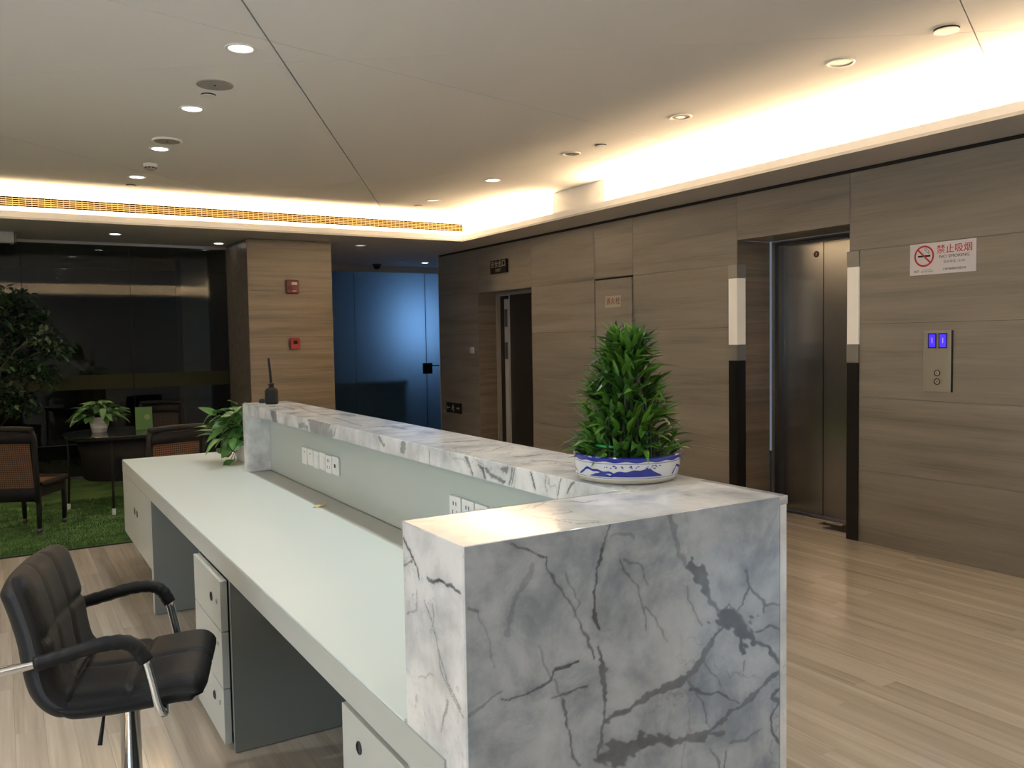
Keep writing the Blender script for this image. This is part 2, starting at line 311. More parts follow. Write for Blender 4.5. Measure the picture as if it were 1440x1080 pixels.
# woven cane: real lattice strips use wicker_brown
VEINS = {
  'END': [
    (0.0018,0.55,[(1.038,1.173),(1.033,1.164),(1.023,1.152),(1.016,1.124)]),
    (0.0025,0.7,[(1.016,1.124),(1.007,1.092),(1.001,1.048),(0.999,1.015)]),
    (0.0023,0.8,[(0.999,1.015),(0.997,0.987),(1.01,0.962)]),
    (0.0019,0.6,[(1.006,0.929),(1.019,0.892)]),
    (0.007,0.6,[(1.017,0.892),(1.015,0.859),(1.018,0.818)]),
    (0.0029,0.55,[(1.018,0.818),(1.016,0.778),(1.01,0.734),(1.003,0.69)]),
    (0.0039,0.3,[(1.199,1.172),(1.21,1.126),(1.22,1.089),(1.244,1.058)]),
    (0.0099,0.62,[(1.252,1.057),(1.276,1.032),(1.294,0.999)]),
    (0.0049,0.55,[(1.294,0.999),(1.317,0.958),(1.342,0.929)]),
    (0.0214,0.75,[(1.354,0.92),(1.388,0.91),(1.41,0.878)]),
    (0.0091,0.75,[(1.41,0.878),(1.436,0.856)]),
    (0.006,0.75,[(1.401,0.867),(1.408,0.833)]),
    (0.0035,0.7,[(1.436,0.856),(1.49,0.82),(1.523,0.78)]),
    (0.0054,0.6,[(1.359,0.907),(1.321,0.877),(1.287,0.84),(1.239,0.811),(1.164,0.801),(1.09,0.786),(1.018,0.772)]),
    (0.0153,0.62,[(1.01,0.694),(1.052,0.697),(1.089,0.701)]),
    (0.0097,0.62,[(1.089,0.701),(1.148,0.694),(1.194,0.682)]),
    (0.0053,0.6,[(1.194,0.682),(1.242,0.68),(1.295,0.672)]),
    (0.0041,0.62,[(1.295,0.674),(1.358,0.696),(1.418,0.716),(1.481,0.747),(1.523,0.76)]),
    (0.0041,0.6,[(1.295,0.674),(1.345,0.658)]),
    (0.001,0.75,[(0.803,1.168),(0.827,1.157),(0.855,1.147),(0.87,1.132)]),
    (0.002,0.85,[(0.87,1.132),(0.89,1.127)]),
    (0.0012,0.6,[(0.89,1.127),(0.893,1.102),(0.914,1.063),(0.946,1.022),(0.962,0.991),(0.982,0.945),(0.995,0.903)]),
    (0.0009,0.4,[(0.931,1.085),(0.953,1.051),(0.963,1.016),(0.952,0.995)]),
    (0.0012,0.8,[(0.773,0.872),(0.791,0.866),(0.806,0.871)]),
    (0.0012,0.6,[(0.806,0.871),(0.831,0.874),(0.859,0.88),(0.888,0.886),(0.9,0.906)]),
    (0.0017,0.7,[(0.9,0.906),(0.924,0.903),(0.959,0.905)]),
    (0.0012,0.6,[(0.891,0.853),(0.937,0.85),(0.979,0.85)]),
    (0.0021,0.4,[(0.705,0.861),(0.737,0.875),(0.776,0.887)]),
    (0.0009,0.5,[(1.061,1.095),(1.089,1.054),(1.111,1.018),(1.125,0.981),(1.13,0.933)]),
    (0.0019,0.6,[(1.41,1.02),(1.421,0.984),(1.402,0.949)]),
    (0.0012,0.6,[(1.402,0.949),(1.38,0.928),(1.363,0.953),(1.337,0.923)]),
    (0.0019,0.6,[(1.423,0.98),(1.45,0.953),(1.471,0.93),(1.472,0.914)]),
    (0.0009,0.6,[(1.471,0.93),(1.523,0.918)]),
    (0.0016,0.7,[(1.441,0.872),(1.486,0.874),(1.523,0.859)]),
    (0.0009,0.5,[(1.244,1.016),(1.253,0.975),(1.276,0.941),(1.296,0.916)]),
    (0.0015,0.6,[(0.917,0.842),(0.922,0.813),(0.926,0.784),(0.942,0.735),(0.955,0.692)]),
    (0.0012,0.5,[(1.247,0.806),(1.259,0.785),(1.291,0.74),(1.295,0.702),(1.311,0.676)]),
    (0.0016,0.7,[(1.251,0.787),(1.299,0.765),(1.349,0.75),(1.401,0.721)]),
    (0.0012,0.5,[(1.291,0.839),(1.324,0.804),(1.345,0.765)]),
    (0.0037,0.7,[(1.52,0.718),(1.495,0.704),(1.523,0.688)]),
    (0.0018,0.7,[(1.518,0.685),(1.49,0.656),(1.501,0.617),(1.526,0.564)]),
    (0.002,0.4,[(1.458,0.643),(1.418,0.629),(1.366,0.633)]),
    (0.0012,0.5,[(1.307,0.643),(1.336,0.584)]),
    (0.0012,0.5,[(1.353,0.618),(1.347,0.581)]),
    (0.0014,0.5,[(0.71,1.057),(0.732,1.045)]),
    (0.0012,0.4,[(1.129,0.986),(1.166,0.944),(1.185,0.904)]),
    (0.0009,0.3,[(0.732,1.042),(0.752,0.992),(0.762,0.937)]),
    (0.001,0.35,[(0.861,0.959),(0.885,0.899),(0.917,0.842)]),
    (0.0041,0.25,[(0.854,1.11),(0.813,1.054),(0.793,0.994)]),
    (0.0016,0.3,[(1.037,1.15),(1.072,1.145),(1.094,1.136)]),
    (0.0012,0.45,[(1.3,0.838),(1.259,0.828),(1.251,0.799)]),
    (0.0019,0.5,[(1.414,0.813),(1.41,0.788)]),
    (0.0012,0.4,[(1.071,1.094),(1.115,1.07),(1.137,1.031)]),
  ],
  'LEFT': [
    (0.0025,0.7,[(1.607,1.132),(1.576,1.111),(1.544,1.087),(1.529,1.066)]),
    (0.0024,0.6,[(1.614,1.069),(1.592,1.083),(1.564,1.093)]),
    (0.0022,0.7,[(1.495,1.077),(1.468,1.074),(1.444,1.084),(1.403,1.082),(1.353,1.078)]),
    (0.0015,0.45,[(1.508,1.031),(1.472,0.997),(1.455,0.969),(1.445,0.934),(1.44,0.903),(1.406,0.877),(1.357,0.851)]),
    (0.0015,0.5,[(1.445,0.939),(1.412,0.891),(1.368,0.865)]),
    (0.0015,0.45,[(1.421,0.856),(1.426,0.832),(1.452,0.789)]),
    (0.0012,0.4,[(1.598,0.969),(1.549,0.997),(1.54,1.039)]),
    (0.0013,0.3,[(1.543,0.856),(1.478,0.882)]),
    (0.0018,0.4,[(1.471,1.03),(1.466,0.998)]),
  ],
  'TOP': [
    (0.0093,0.35,[(1.373,2.29),(1.419,2.275),(1.471,2.278)]),
    (0.0081,0.35,[(1.382,2.181),(1.425,2.147),(1.454,2.086)]),
    (0.0077,0.4,[(1.365,2.758),(1.437,2.756),(1.5,2.734)]),
    (0.0169,0.38,[(1.421,3.449),(1.47,3.449),(1.45,3.307)]),
    (0.0007,0.5,[(1.325,2.437),(1.399,2.448),(1.5,2.531),(1.532,2.543)]),
    (0.0009,0.4,[(1.273,2.572),(1.302,2.455),(1.412,2.511)]),
    (0.0023,0.35,[(1.276,2.72),(1.308,2.643)]),
    (0.0023,0.4,[(0.994,1.566),(1.055,1.606),(1.101,1.594),(1.124,1.556),(1.159,1.552)]),
    (0.0012,0.5,[(0.941,1.49),(0.963,1.438),(0.976,1.378),(1.018,1.365)]),
    (0.0032,0.28,[(0.926,1.448),(0.976,1.43),(1.012,1.386),(1.022,1.37)]),
    (0.0012,0.4,[(1.0,1.522),(1.036,1.506),(1.04,1.484),(1.016,1.483),(0.98,1.48)]),
    (0.0006,0.3,[(0.935,1.55),(1.009,1.596),(1.047,1.58)]),
    (0.001,0.3,[(0.923,1.607),(0.948,1.56),(0.944,1.488)]),
    (0.0189,0.35,[(1.421,4.23),(1.494,4.193),(1.493,4.035)]),
    (0.0135,0.35,[(1.373,3.474),(1.45,3.457),(1.445,3.274)]),
    (0.015,0.35,[(1.344,4.99),(1.391,4.861),(1.383,4.626)]),
    (0.0021,0.5,[(1.46,4.883),(1.397,4.185),(1.356,3.536)]),
  ],
  'AP': [
    (0.0053,0.55,[(2.406,1.172),(2.381,1.152),(2.359,1.124)]),
    (0.0048,0.6,[(2.322,1.156),(2.299,1.148),(2.29,1.125)]),
    (0.0042,0.6,[(2.28,1.15),(2.257,1.137),(2.216,1.131),(2.163,1.124)]),
    (0.006,0.5,[(2.188,1.161),(2.153,1.161),(2.145,1.167)]),
    (0.0026,0.55,[(2.115,1.168),(2.124,1.143),(2.138,1.119)]),
    (0.0017,0.5,[(2.102,1.167),(2.112,1.144),(2.125,1.118)]),
    (0.003,0.7,[(2.025,1.168),(2.018,1.144),(2.007,1.124)]),
    (0.0017,0.5,[(1.947,1.166),(1.953,1.136),(1.942,1.125)]),
    (0.0013,0.7,[(1.869,1.17),(1.88,1.147),(1.888,1.121)]),
    (0.0021,0.5,[(2.693,1.167),(2.69,1.115)]),
    (0.0175,0.45,[(2.904,1.168),(2.913,1.139)]),
    (0.0033,0.6,[(1.839,1.133),(1.825,1.151),(1.804,1.165)]),
    (0.0621,0.45,[(3.983,1.162),(3.904,1.147),(3.777,1.132)]),
    (0.0413,0.5,[(4.684,1.158),(4.634,1.132)]),
    (0.0151,0.4,[(4.198,1.132),(4.068,1.134)]),
    (0.0071,0.5,[(3.152,1.165),(3.099,1.135)]),
    (0.0045,0.5,[(3.654,1.159),(3.681,1.125)]),
    (0.0088,0.4,[(2.909,1.167),(2.903,1.128)]),
  ],
}

# ================================================================== SETTING
# ---- floor: long narrow stone strips running along Y
floor = box('floor', -3.9, 8.8, -3.4, 15.0, -.06, -.012, MATS['gap_dark']); tag(floor, kind='structure')
rs = random.Random(4)
near, rest = [], []
PWD = .105; nrow = int((8.6+3.9)/PWD)
Fv, Rv = Vector((f_.x, f_.y)).normalized(), Vector((r_.x, r_.y)).normalized()
tiles = []
for i in range(nrow):
    x0 = -3.9+i*PWD; y = -3.3-rs.random()*1.3
    while y < 13.0:
        L_ = rs.choice((.9, 1.2, 1.2, 1.5)); y0, y1 = max(y, -3.3), min(y+L_, 13.0); y += L_
        if y1-y0 < .05: continue
        if x0 > 5.38 and not (y1 < -.9 or 4.08 < (y0+y1)/2 < 5.25 or 8.45 < (y0+y1)/2 < 9.8 or y0 > 10.9): continue
        cx, cy = x0+PWD/2, (y0+y1)/2; dz = Fv.dot((cx, cy)); lx = Rv.dot((cx, cy)); ok = False
        for yy in (y0, cy, y1):
            dz = Fv.dot((cx, yy)); lx = Rv.dot((cx, yy))
            if dz > 1.2:
                u = 720+1190*lx/dz; v = 540+1190*1.55/dz-64
                if -20 < u < 1460 and v < 1110 and not (560 < u < 1080 and v > 650) and not (230 < u < 1040 and v < 690+((u-350)*.24)): ok = True
        if 6.9 < y0 and cx < 2.3: ok = False
        if x0 > 6.0 and 0 < cy < 10.5: continue
        tiles.append((ok, math.hypot(cx, cy), x0, y0, y1))
tiles.sort(key=lambda t: (not t[0], t[1]))
cache = {}
for k, (ok, dd, x0, y0, y1) in enumerate(tiles):
    L_ = round(y1-y0, 3); hgt = .0
    if ok and k < 300:
        if L_ not in cache: cache[L_] = None
        if cache[L_] is None:
            o = G().box(.0003, PWD-.0003, .0003, L_-.0003, -.012, 0).obj('plank', MATS['floor_stone'], floor); cache[L_] = o.data
        else:
            o = bpy.data.objects.new('plank', cache[L_]); COL.objects.link(o); o.parent = floor
        o.location = (x0, y0, 0)
    else: rest.append((x0, y0, y1))
g_ = G()
for x0, y0, y1 in rest: g_.box(x0+.0003, x0+PWD-.0003, y0+.0003, y1-.0003, -.012, 0)
tag(g_.obj('plank', MATS['floor_stone'], floor), kind='stuff')

# ---- panel helper: slabs with a fine joint, each its own part
def slabs(parent, axis, pos, thick, us, zs, mat, skip=(), name='stone_panel', gap=.0012):
    """axis 0: wall in the plane x=pos facing -X, us along y.  axis 1: plane y=pos facing -Y, us along x. axis -1: plane x=pos facing -X..."""
    for a, b in zip(us[:-1], us[1:]):
        for c, d in zip(zs[:-1], zs[1:]):
            m_ = ((a+b)/2, (c+d)/2)
            if any(s[0] < m_[0] < s[1] and s[2] < m_[1] < s[3] for s in skip): continue
            if axis == 0: box(name, pos, pos+thick, a+gap, b-gap, c+gap, d-gap, MATS[mat], parent)
            else: box(name, a+gap, b-gap, pos, pos+thick, c+gap, d-gap, MATS[mat], parent)
XWALL = 5.404
wr = structure('wall_right')
EL = (4.102, 5.218, 0, 2.35); DR = (8.49, 9.795, 0, 2.147); HY = (6.609, 7.22, 0, 2.158)
# backing wall (with the openings left free)
bk = G()
for y0, y1, z0, z1 in ((-1.0, EL[0]-.02, 0, SZ), (EL[1]+.02, DR[0]-.02, 0, SZ), (DR[1]+.02, 10.93, 0, SZ), (EL[0]-.02, EL[1]+.02, EL[3]+.02, SZ), (DR[0]-.02, DR[1]+.02, DR[3]+.02, SZ)):
    bk.box(XWALL+.02, XWALL+.10, y0, y1, z0, z1)
bk.obj('wall_backing', MATS['gap_dark'], wr)
zs = [0, .54, 1.075, 1.612, 2.15, 2.722]
us = [-1.0, .4, 2.35, 4.102]
slabs(wr, 0, XWALL, .019, us, zs, 'stone_wall')
slabs(wr, 0, XWALL, .019, [4.102, 5.218], [2.35, 2.722], 'stone_wall')
slabs(wr, 0, XWALL, .019, [5.218, 6.609], zs, 'stone_wall')
slabs(wr, 0, XWALL, .019, [6.609, 7.247], [2.158, 2.722], 'stone_wall')
slabs(wr, 0, XWALL, .019, [7.247, 8.49], zs, 'stone_wall')
slabs(wr, 0, XWALL, .019, [8.49, 9.795], [2.147, 2.722], 'stone_wall')
slabs(wr, 0, XWALL, .019, [9.795, 10.93], zs, 'stone_wall')
# reveals of the lift alcove and of the stair door
for y, s in ((EL[1], 1), (EL[0], -1)):
    for c, d in ((0, 1.075), (1.075, 2.35)):
        a, b = sorted((y, y+s*.019)); box('stone_panel', XWALL+.001, 5.80, a, b, c+.001, d-.001, MATS['stone_reveal'], wr)
box('stone_panel', XWALL+.02, 5.80, EL[0], EL[1], 2.351, 2.37, MATS['stone_reveal'], wr)
for y, s in ((DR[1], 1), (DR[0], -1)):
    for c, d in ((0, 1.075), (1.075, 2.147)):
        a, b = sorted((y, y+s*.019)); box('stone_panel', XWALL+.001, 5.67, a, b, c+.001, d-.001, MATS['stone_reveal'], wr)
box('stone_panel', XWALL+.02, 5.67, DR[0], DR[1], 2.148, 2.167, MATS['stone_reveal'], wr)
# end return of the right wall into the far corridor
box('stone_panel', XWALL, XWALL+.6, 10.93, 10.95, 0, SZ, MATS['stone_reveal'], wr)
bb = G().box(5.404, 5.52, 10.95, 10.97, 0, SZ).box(XWALL+.6, 8.2, 10.93, 10.96, 0, SZ); bb.obj('wall_backing', MATS['plaster'], wr)

# ---- ceiling
ceil = structure('ceiling')
gv = G().box(-3.95, 5.45, -1.95, 9.75, CZ+.02, CZ+.06); gv.obj('ceiling_void', MATS['ceiling_void'], ceil)
poly0 = [(-3.9, -1.9), (5.30, -1.9), (5.30, 9.62), (-3.9, 9.62)]
K = (CZ-1.55)/1.45
def scl(p): return (p[0]*K, p[1]*K)
lines = [((.937, 3.721), (3.465, 8.431), .0045), ((.445, 3.99), (3.566, 4.70), .0025), ((.447, 5.064), (4.277, 2.308), .0022), ((.059, 6.846), (1.872, 8.474), .0022), ((2.361, 8.025), (4.024, 5.929), .0022), ((3.67, 2.227), (4.387, 2.545), .003)]
polys = [poly0]
def clip(poly, a, n, off):
    out = []; dist = [((p[0]-a[0])*n[0]+(p[1]-a[1])*n[1])-off for p in poly]
    for i in range(len(poly)):
        p, q, dp, dq = poly[i], poly[(i+1) % len(poly)], dist[i], dist[(i+1) % len(poly)]
        if dp >= 0: out.append(p)
        if dp*dq < 0: t = dp/(dp-dq); out.append((p[0]+(q[0]-p[0])*t, p[1]+(q[1]-p[1])*t))
    return out
for a, b, w in lines:
    a, b = scl(a), scl(b); d = Vector((b[0]-a[0], b[1]-a[1])).normalized(); n = (-d.y, d.x); nn = (d.y, -d.x); new = []
    for p in polys:
        for k in (n, nn):
            q = clip(p, a, k, w)
            if len(q) > 2: new.append(q)
    polys = new
for p in polys:
    k = len(p); v = [(x, y, CZ) for x, y in p]+[(x, y, CZ+.012) for x, y in p]
    me_obj('ceiling_panel', v, [tuple(range(k-1, -1, -1)), tuple(range(k, 2*k))]+[(i, (i+1) % k, k+(i+1) % k, k+i) for i in range(k)], MATS['ceiling_paint'], ceil)
# cove: back walls, troughs, lips; soffit slabs
cw = G()
cw.box(5.30, 5.34, -1.94, 9.66, SZ+.05, CZ+.02).box(-3.94, -3.90, -1.94, 9.66, SZ+.05, CZ+.02)
cw.box(-3.9, 5.30, -1.94, -1.90, SZ+.05, CZ+.02)
cw.box(-3.9, 5.30, 9.62, 9.66, SZ+.05, CZ+.02)
cw.obj('cove_wall', MATS['ceiling_paint'], ceil)
box('ceiling_boxing', 5.02, 5.30, 6.56, 7.44, SZ+.03, CZ-.002, MATS['ceiling_paint'], ceil)
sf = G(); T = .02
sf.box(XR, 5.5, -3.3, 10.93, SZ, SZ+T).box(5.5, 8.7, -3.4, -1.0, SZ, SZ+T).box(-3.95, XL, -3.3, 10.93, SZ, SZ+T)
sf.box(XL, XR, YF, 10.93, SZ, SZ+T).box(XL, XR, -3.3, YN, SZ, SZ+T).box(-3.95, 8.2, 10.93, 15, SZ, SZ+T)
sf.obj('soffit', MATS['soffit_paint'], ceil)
lp = G(); LT = 2.826
lp.box(XR, XR+.02, YN, YF, SZ+T, LT).box(XL-.02, XL, YN, YF, SZ+T, LT).box(XL-.02, XR+.02, YF, YF+.02, SZ+T, LT).box(XL-.02, XR+.02, YN-.02, YN, SZ+T, LT)
lp.obj('cove_lip', MATS['ceiling_paint'], ceil)
# shadow gap at the head of the right wall
box('shadow_gap', XWALL+.012, XWALL+.02, -1.0, 10.93, 2.722, SZ, MATS['gap_dark'], ceil)

# ---- pillar in the far wall
wf = structure('wall_pillar')
px0, px1 = 2.468, 3.473
slabs(wf, 1, 9.95, .019, [px0, px1], [0, .54, 1.075, 1.612, 2.15, SZ-.004], 'stone_pillar')
for c, d in ((0, 1.075), (1.075, 2.15), (2.15, SZ-.004)):
    box('stone_panel', px0, px0+.019, 9.97, 11.0, c+.001, d-.001, MATS['stone_reveal'], wf)
    box('stone_panel', px1-.019, px1, 9.97, 12.9, c+.001, d-.001, MATS['stone_reveal'], wf)
G().box(px0+.02, px1-.02, 9.97, 10.0, 0, SZ).box(px0+.02, px0+.04, 10.0, 11.0, 0, SZ).box(px1-.04, px1-.02, 10, 12.9, 0, SZ).obj('wall_backing', MATS['gap_dark'], wf)

# ---- near and left walls, outer enclosure
wn = tag(G().box(-3.95, 5.6, -3.4, -3.3, 0, SZ).box(8.5, 8.7, -3.4, -3.3, 0, SZ).box(5.6, 8.5, -3.4, -3.3, 2.6, SZ).box(5.6, 8.5, -3.4, -3.3, 0, .6).box(8.7, 8.8, -3.4, -.9, 0, SZ).box(5.404, 8.7, -1.0, -.9, 0, SZ).obj('wall_near', MATS['plaster']), kind='structure')
w1 = structure('added_window_1')  # unseen window frame added around the cool light in the side corridor
for x in (5.6, 6.56, 7.52, 8.46): box('mullion', x, x+.04, -3.4, -3.34, .6, 2.6, MATS['dark_steel'], w1)
wl = tag(G().box(-4.0, -3.9, -3.4, -1.6, 0, SZ).box(-4.0, -3.9, 2.8, 11.0, 0, SZ).box(-4.0, -3.9, -1.6, 2.8, 0, .7).box(-4.0, -3.9, -1.6, 2.8, 2.6, SZ).obj('wall_left', MATS['plaster']), kind='structure')
w2 = structure('added_window_2')  # unseen window frame added to hold the left fill light
for y in (-1.6, -.15, 1.3, 2.76): box('mullion', -3.99, -3.93, y, y+.04, .7, 2.6, MATS['dark_steel'], w2)
# the dim room behind the glass partition
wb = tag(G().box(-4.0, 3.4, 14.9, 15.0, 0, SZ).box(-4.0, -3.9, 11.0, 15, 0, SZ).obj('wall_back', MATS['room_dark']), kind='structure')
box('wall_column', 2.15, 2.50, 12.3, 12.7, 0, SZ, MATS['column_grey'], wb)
# corridor behind the blue glass: side walls
wc = tag(G().box(3.44, 3.47, 12.9, 15, 0, SZ).box(8.1, 8.2, 10.96, 15, 0, SZ).box(3.47, 8.2, 14.9, 15, 0, SZ).obj('wall_far', MATS['plaster']), kind='structure')
box('header', 3.474, 8.1, 12.86, 12.94, 2.655, SZ, MATS['soffit_paint'], wc)
# low dark counter behind the frosted glass (reads as the dark shape through it)
ct = thing('storage_cabinet', 'dark low cabinet blurred behind the blue frosted glass', 'cabinet', (4.8, 13.22, 0))
box('body', -1.2, .95, -.25, .2, 0, .90, MATS['dark_void'], ct); box('top', -1.22, .97, -.27, .22, .90, .93, MATS['dark_void'], ct)
box('door', -1.19, -.22, -.265, -.25, .05, .88, MATS['dark_void'], ct); box('door', -.2, .94, -.265, -.25, .05, .88, MATS['dark_void'], ct)

# ---- glass partition with yellow-green safety film
gp = thing('glass_partition', 'dark floor-to-ceiling frameless glass wall behind the lounge chairs', 'glass wall', (0, 11.0, 0))
sx_ = [-3.88, -3.13, -2.01, -.89, .231, 1.352, 2.466]
for a, b in zip(sx_[:-1], sx_[1:]): box('pane', a+.003, b-.003, 0, .012, .03, SZ-.03, MATS['dark_glass'], gp)
box('head_channel', sx_[0], sx_[-1], -.02, .03, SZ-.032, SZ-.001, MATS['steel_trim'], gp)
box('floor_channel', sx_[0], sx_[-1], -.02, .03, .002, .03, MATS['dark_steel'], gp)
for a in sx_[1:-1]: box('joint_seal', a-.0025, a+.0025, -.001, .013, .03, SZ-.03, MATS['gap_dark'], gp)
for a, b in zip(sx_[3:-1], sx_[4:]): box('safety_film', a+.01, b-.01, -.0015, -.0003, 1.035, 1.205, MATS['film_strip'], gp)
mk_ = G()
for cx in (.72, 1.80):   # unreadable dark characters on the film: plain bars
    for i in range(9):
        if i == 4: mk_.box(cx-.004, cx+.004, -.0025, -.0016, 1.085, 1.155); continue
        x = cx-.30+i*.066; mk_.box(x, x+.042, -.0025, -.0016, 1.128, 1.142).box(x+.008, x+.034, -.0025, -.0016, 1.10, 1.112).box(x+.016, x+.026, -.0025, -.0016, 1.09, 1.15)
tag(mk_.obj('film_lettering', MATS['film_mark'], gp), label='dark lettering on the film')

# ---- blue frosted glass wall with its door
d3 = structure('door_3', (0, 12.9, 0))
for a, b in ((3.476, 4.861), (4.861, 6.106), (6.106, 7.15), (7.15, 8.09)): box('pane', a+.004, b-.004, 0, .012, .01, 2.652, MATS['frosted_glass'], d3)
box('lock_case', 6.03, 6.20, -.035, -.001, .98, 1.16, MATS['black_plastic'], d3, bev=.008)
h = G().tube([(6.14, -.06, 1.115), (6.14, -.01, 1.115)], .012).tube([(6.14, -.06, 1.115), (6.31, -.062, 1.115)], .010); h.obj('door_handle', MATS['black_plastic'], d3)
box('edge_profile', 6.103, 6.109, -.002, .014, .01, 2.65, MATS['black_plastic'], d3)

# ---- lift (door_1)
d1 = structure('door_1', (5.80, 0, 0))
fr = G().box(0, .09, 5.175, 5.195, 0, 2.335).box(0, .09, 4.125, 4.145, 0, 2.335).box(0, .09, 4.125, 5.195, 2.335, 2.349); o = fr.obj('door_frame', MATS['steel_trim'], d1)
G().box(.012, .085, 5.13, 5.174, 0, 2.334).box(.012, .085, 4.146, 4.18, 0, 2.334).box(.012, .085, 4.18, 5.13, 2.315, 2.334).obj('frame_return', MATS['dark_steel'], d1)
box('door_leaf', .075, .10, 4.714, 5.129, .012, 2.314, MATS['brushed_steel'], d1)
box('door_leaf', .075, .10, 4.20, 4.706, .012, 2.314, MATS['brushed_steel'], d1)
box('door_seam', .090, .10, 4.706, 4.714, .012, 2.314, MATS['gap_dark'], d1)
box('door_sill', -.0, .10, 4.18, 5.13, .001, .006, MATS['dark_steel'], d1)
bdg = G().lathe([(.026, 0), (.026, .002)], 28, M=Matrix.Translation((.0745, 4.782, 2.21)) @ Matrix.Rotation(R(-90), 4, 'Y')).obj('floor_badge', MATS['print_dark'], d1)
G().lathe([(.019, 0), (.019, .0008)], 28, M=Matrix.Translation((.0722, 4.782, 2.21)) @ Matrix.Rotation(R(-90), 4, 'Y')).obj('badge_disc', MATS['dark_red'], bdg)
text('floor_number', '2', .034, onwall(.0712, 4.782, 2.21), MATS['paper'], bdg)

# ---- stair door (door_2): dark double leaves, the left one ajar
d2 = structure('door_2', (5.67, 0, 0))
G().box(0, .06, 9.772, 9.794, 0, 2.14).box(0, .06, 8.492, 8.51, 0, 2.14).box(0, .06, 8.492, 9.794, 2.118, 2.146).obj('door_frame', MATS['jamb_trim'], d2)
box('door_leaf', .015, .06, 8.512, 9.46, .008, 2.112, MATS['dark_door'], d2)
st = box('leaf_edge', -.012, .05, 9.462, 9.555, .008, 2.06, MATS['leaf_edge'], d2)
box('lock_plate', -.016, -.0125, 9.475, 9.545, 1.70, 1.93, MATS['dark_steel'], st); box('lock_plate', -.016, -.0125, 9.475, 9.545, 1.28, 1.50, MATS['dark_steel'], st)
box('dark_opening', .055, .06, 9.557, 9.771, .008, 2.112, MATS['dark_void'], d2)

# ================================================================== RECEPTION COUNTER
rc = thing('reception_counter', 'white grey-veined marble reception counter with raised bar top and green-glass lining', 'counter', (0, 0, 0))
def vein_field(P, key, seed):
    """P: (n,2) face coordinates in metres -> 0..1 vein strength"""
    rg = np.random.RandomState(seed); W_ = P.copy()
    for s, a in ((9, .006), (23, .0045), (57, .0030), (120, .0018), (260, .0010)):
        for _ in range(3):
            k = rg.normal(size=2)*s; ph = rg.rand()*6.28; d = rg.normal(size=2); d /= np.linalg.norm(d)
            W_ += np.outer(np.sin(P@k+ph), d)*a*.6
    k1 = rg.normal(size=(14, 2))*np.geomspace(20, 320, 14)[:, None]; ph = rg.rand(14)*6.28; mod = np.clip(1+.16*np.sin(P@k1.T+ph).sum(1), .45, 1.9)
    out = np.zeros(len(P))
    for w, d, pts in VEINS[key]:
        w = max(w*((1.4 if w < .012 else 1.55) if key == 'END' else 1.1), .0012); d = min(.97, d*1.15)
        for (ax, ay), (bx, by) in zip(pts[:-1], pts[1:]):
            mg = w*3+.02
            idx = np.nonzero((W_[:, 0] > min(ax, bx)-mg) & (W_[:, 0] < max(ax, bx)+mg) & (W_[:, 1] > min(ay, by)-mg) & (W_[:, 1] < max(ay, by)+mg))[0]
            if len(idx) == 0: continue
            q = W_[idx]; ab = np.array((bx-ax, by-ay)); t = np.clip(((q-(ax, ay))@ab)/(ab@ab+1e-12), 0, 1)
            ds = np.hypot(*(q-((ax, ay)+t[:, None]*ab)).T); ww = w*mod[idx]; soft = .0012+.16*w
            v = d*np.clip(1-(ds-ww*.8)/soft, 0, 1)+.16*d*np.clip(1-ds/(ww*2.5+.010), 0, 1)
            out[idx] = np.maximum(out[idx], v)
    return np.clip(out, 0, 1)
def marble_grid(name, parent, plane, pos, u0, u1, v0, v1, cell, key, seed, thick, mask=None, mat='marble'):
    """dense face + closed body. plane 'y' (faces -Y; u=x, v=z), 'x' (faces -X; u=y, v=z), 'z' (faces +Z; u=x, v=y)"""
    nu, nv = max(2, int((u1-u0)/cell)), max(2, int((v1-v0)/cell))
    U, V = np.meshgrid(np.linspace(u0, u1, nu+1), np.linspace(v0, v1, nv+1)); U, V = U.ravel(), V.ravel()
    vein = vein_field(np.stack([U, V], 1), key, seed); c = np.full_like(U, pos)
    Pn = {'y': (U, c, V), 'x': (c, U, V), 'z': (U, V, c)}[plane]; verts = np.stack(Pn, 1)
    I, J = np.meshgrid(np.arange(nu), np.arange(nv)); a = (J*(nu+1)+I).ravel()
    q = np.stack([a, a+1, a+nu+2, a+nu+1], 1)
    if plane == 'x': q = q[:, ::-1]
    if mask is not None:
        mu = (U[q].mean(1), V[q].mean(1)); q = q[mask(*mu)]
    me = bpy.data.meshes.new(name); nb = len(verts)
    lo = {'y': (u0, u1, pos+.0004, pos+thick, v0, v1), 'x': (pos+.0004, pos+thick, u0, u1, v0, v1), 'z': (u0, u1, v0, v1, pos-thick, pos-.0004)}[plane]
    bx_ = G()
    if mask is None: bx_.box(*lo)
    else: bx_.box(.7005, 1.555, 1.3455, 1.62, pos-thick, pos-.0004).box(1.2755, 1.555, 1.62, 5.36, pos-thick, pos-.0004)
    allv = np.concatenate([verts, np.array(bx_.v)]); me.vertices.add(len(allv)); me.vertices.foreach_set('co', allv.astype(np.float32).ravel())
    fq = np.concatenate([q, np.array(bx_.f)+nb]).astype(np.int32)
    me.loops.add(fq.size); me.loops.foreach_set('vertex_index', fq.ravel()); me.polygons.add(len(fq))
    me.polygons.foreach_set('loop_start', np.arange(0, fq.size, 4, dtype=np.int32)); me.update(calc_edges=True); me.validate()
    at = me.attributes.new('vein', 'FLOAT', 'POINT'); at.data.foreach_set('value', np.concatenate([vein, np.zeros(len(bx_.v))]).astype(np.float32))
    me.materials.append(MATS[mat]); o = bpy.data.objects.new(name, me); COL.objects.link(o); o.parent = parent; return o
marble_grid('end_slab', rc, 'y', 1.345, .704, 1.527, 0, 1.1735, .0026, 'END', 3, .02, mat='marble_shaded')
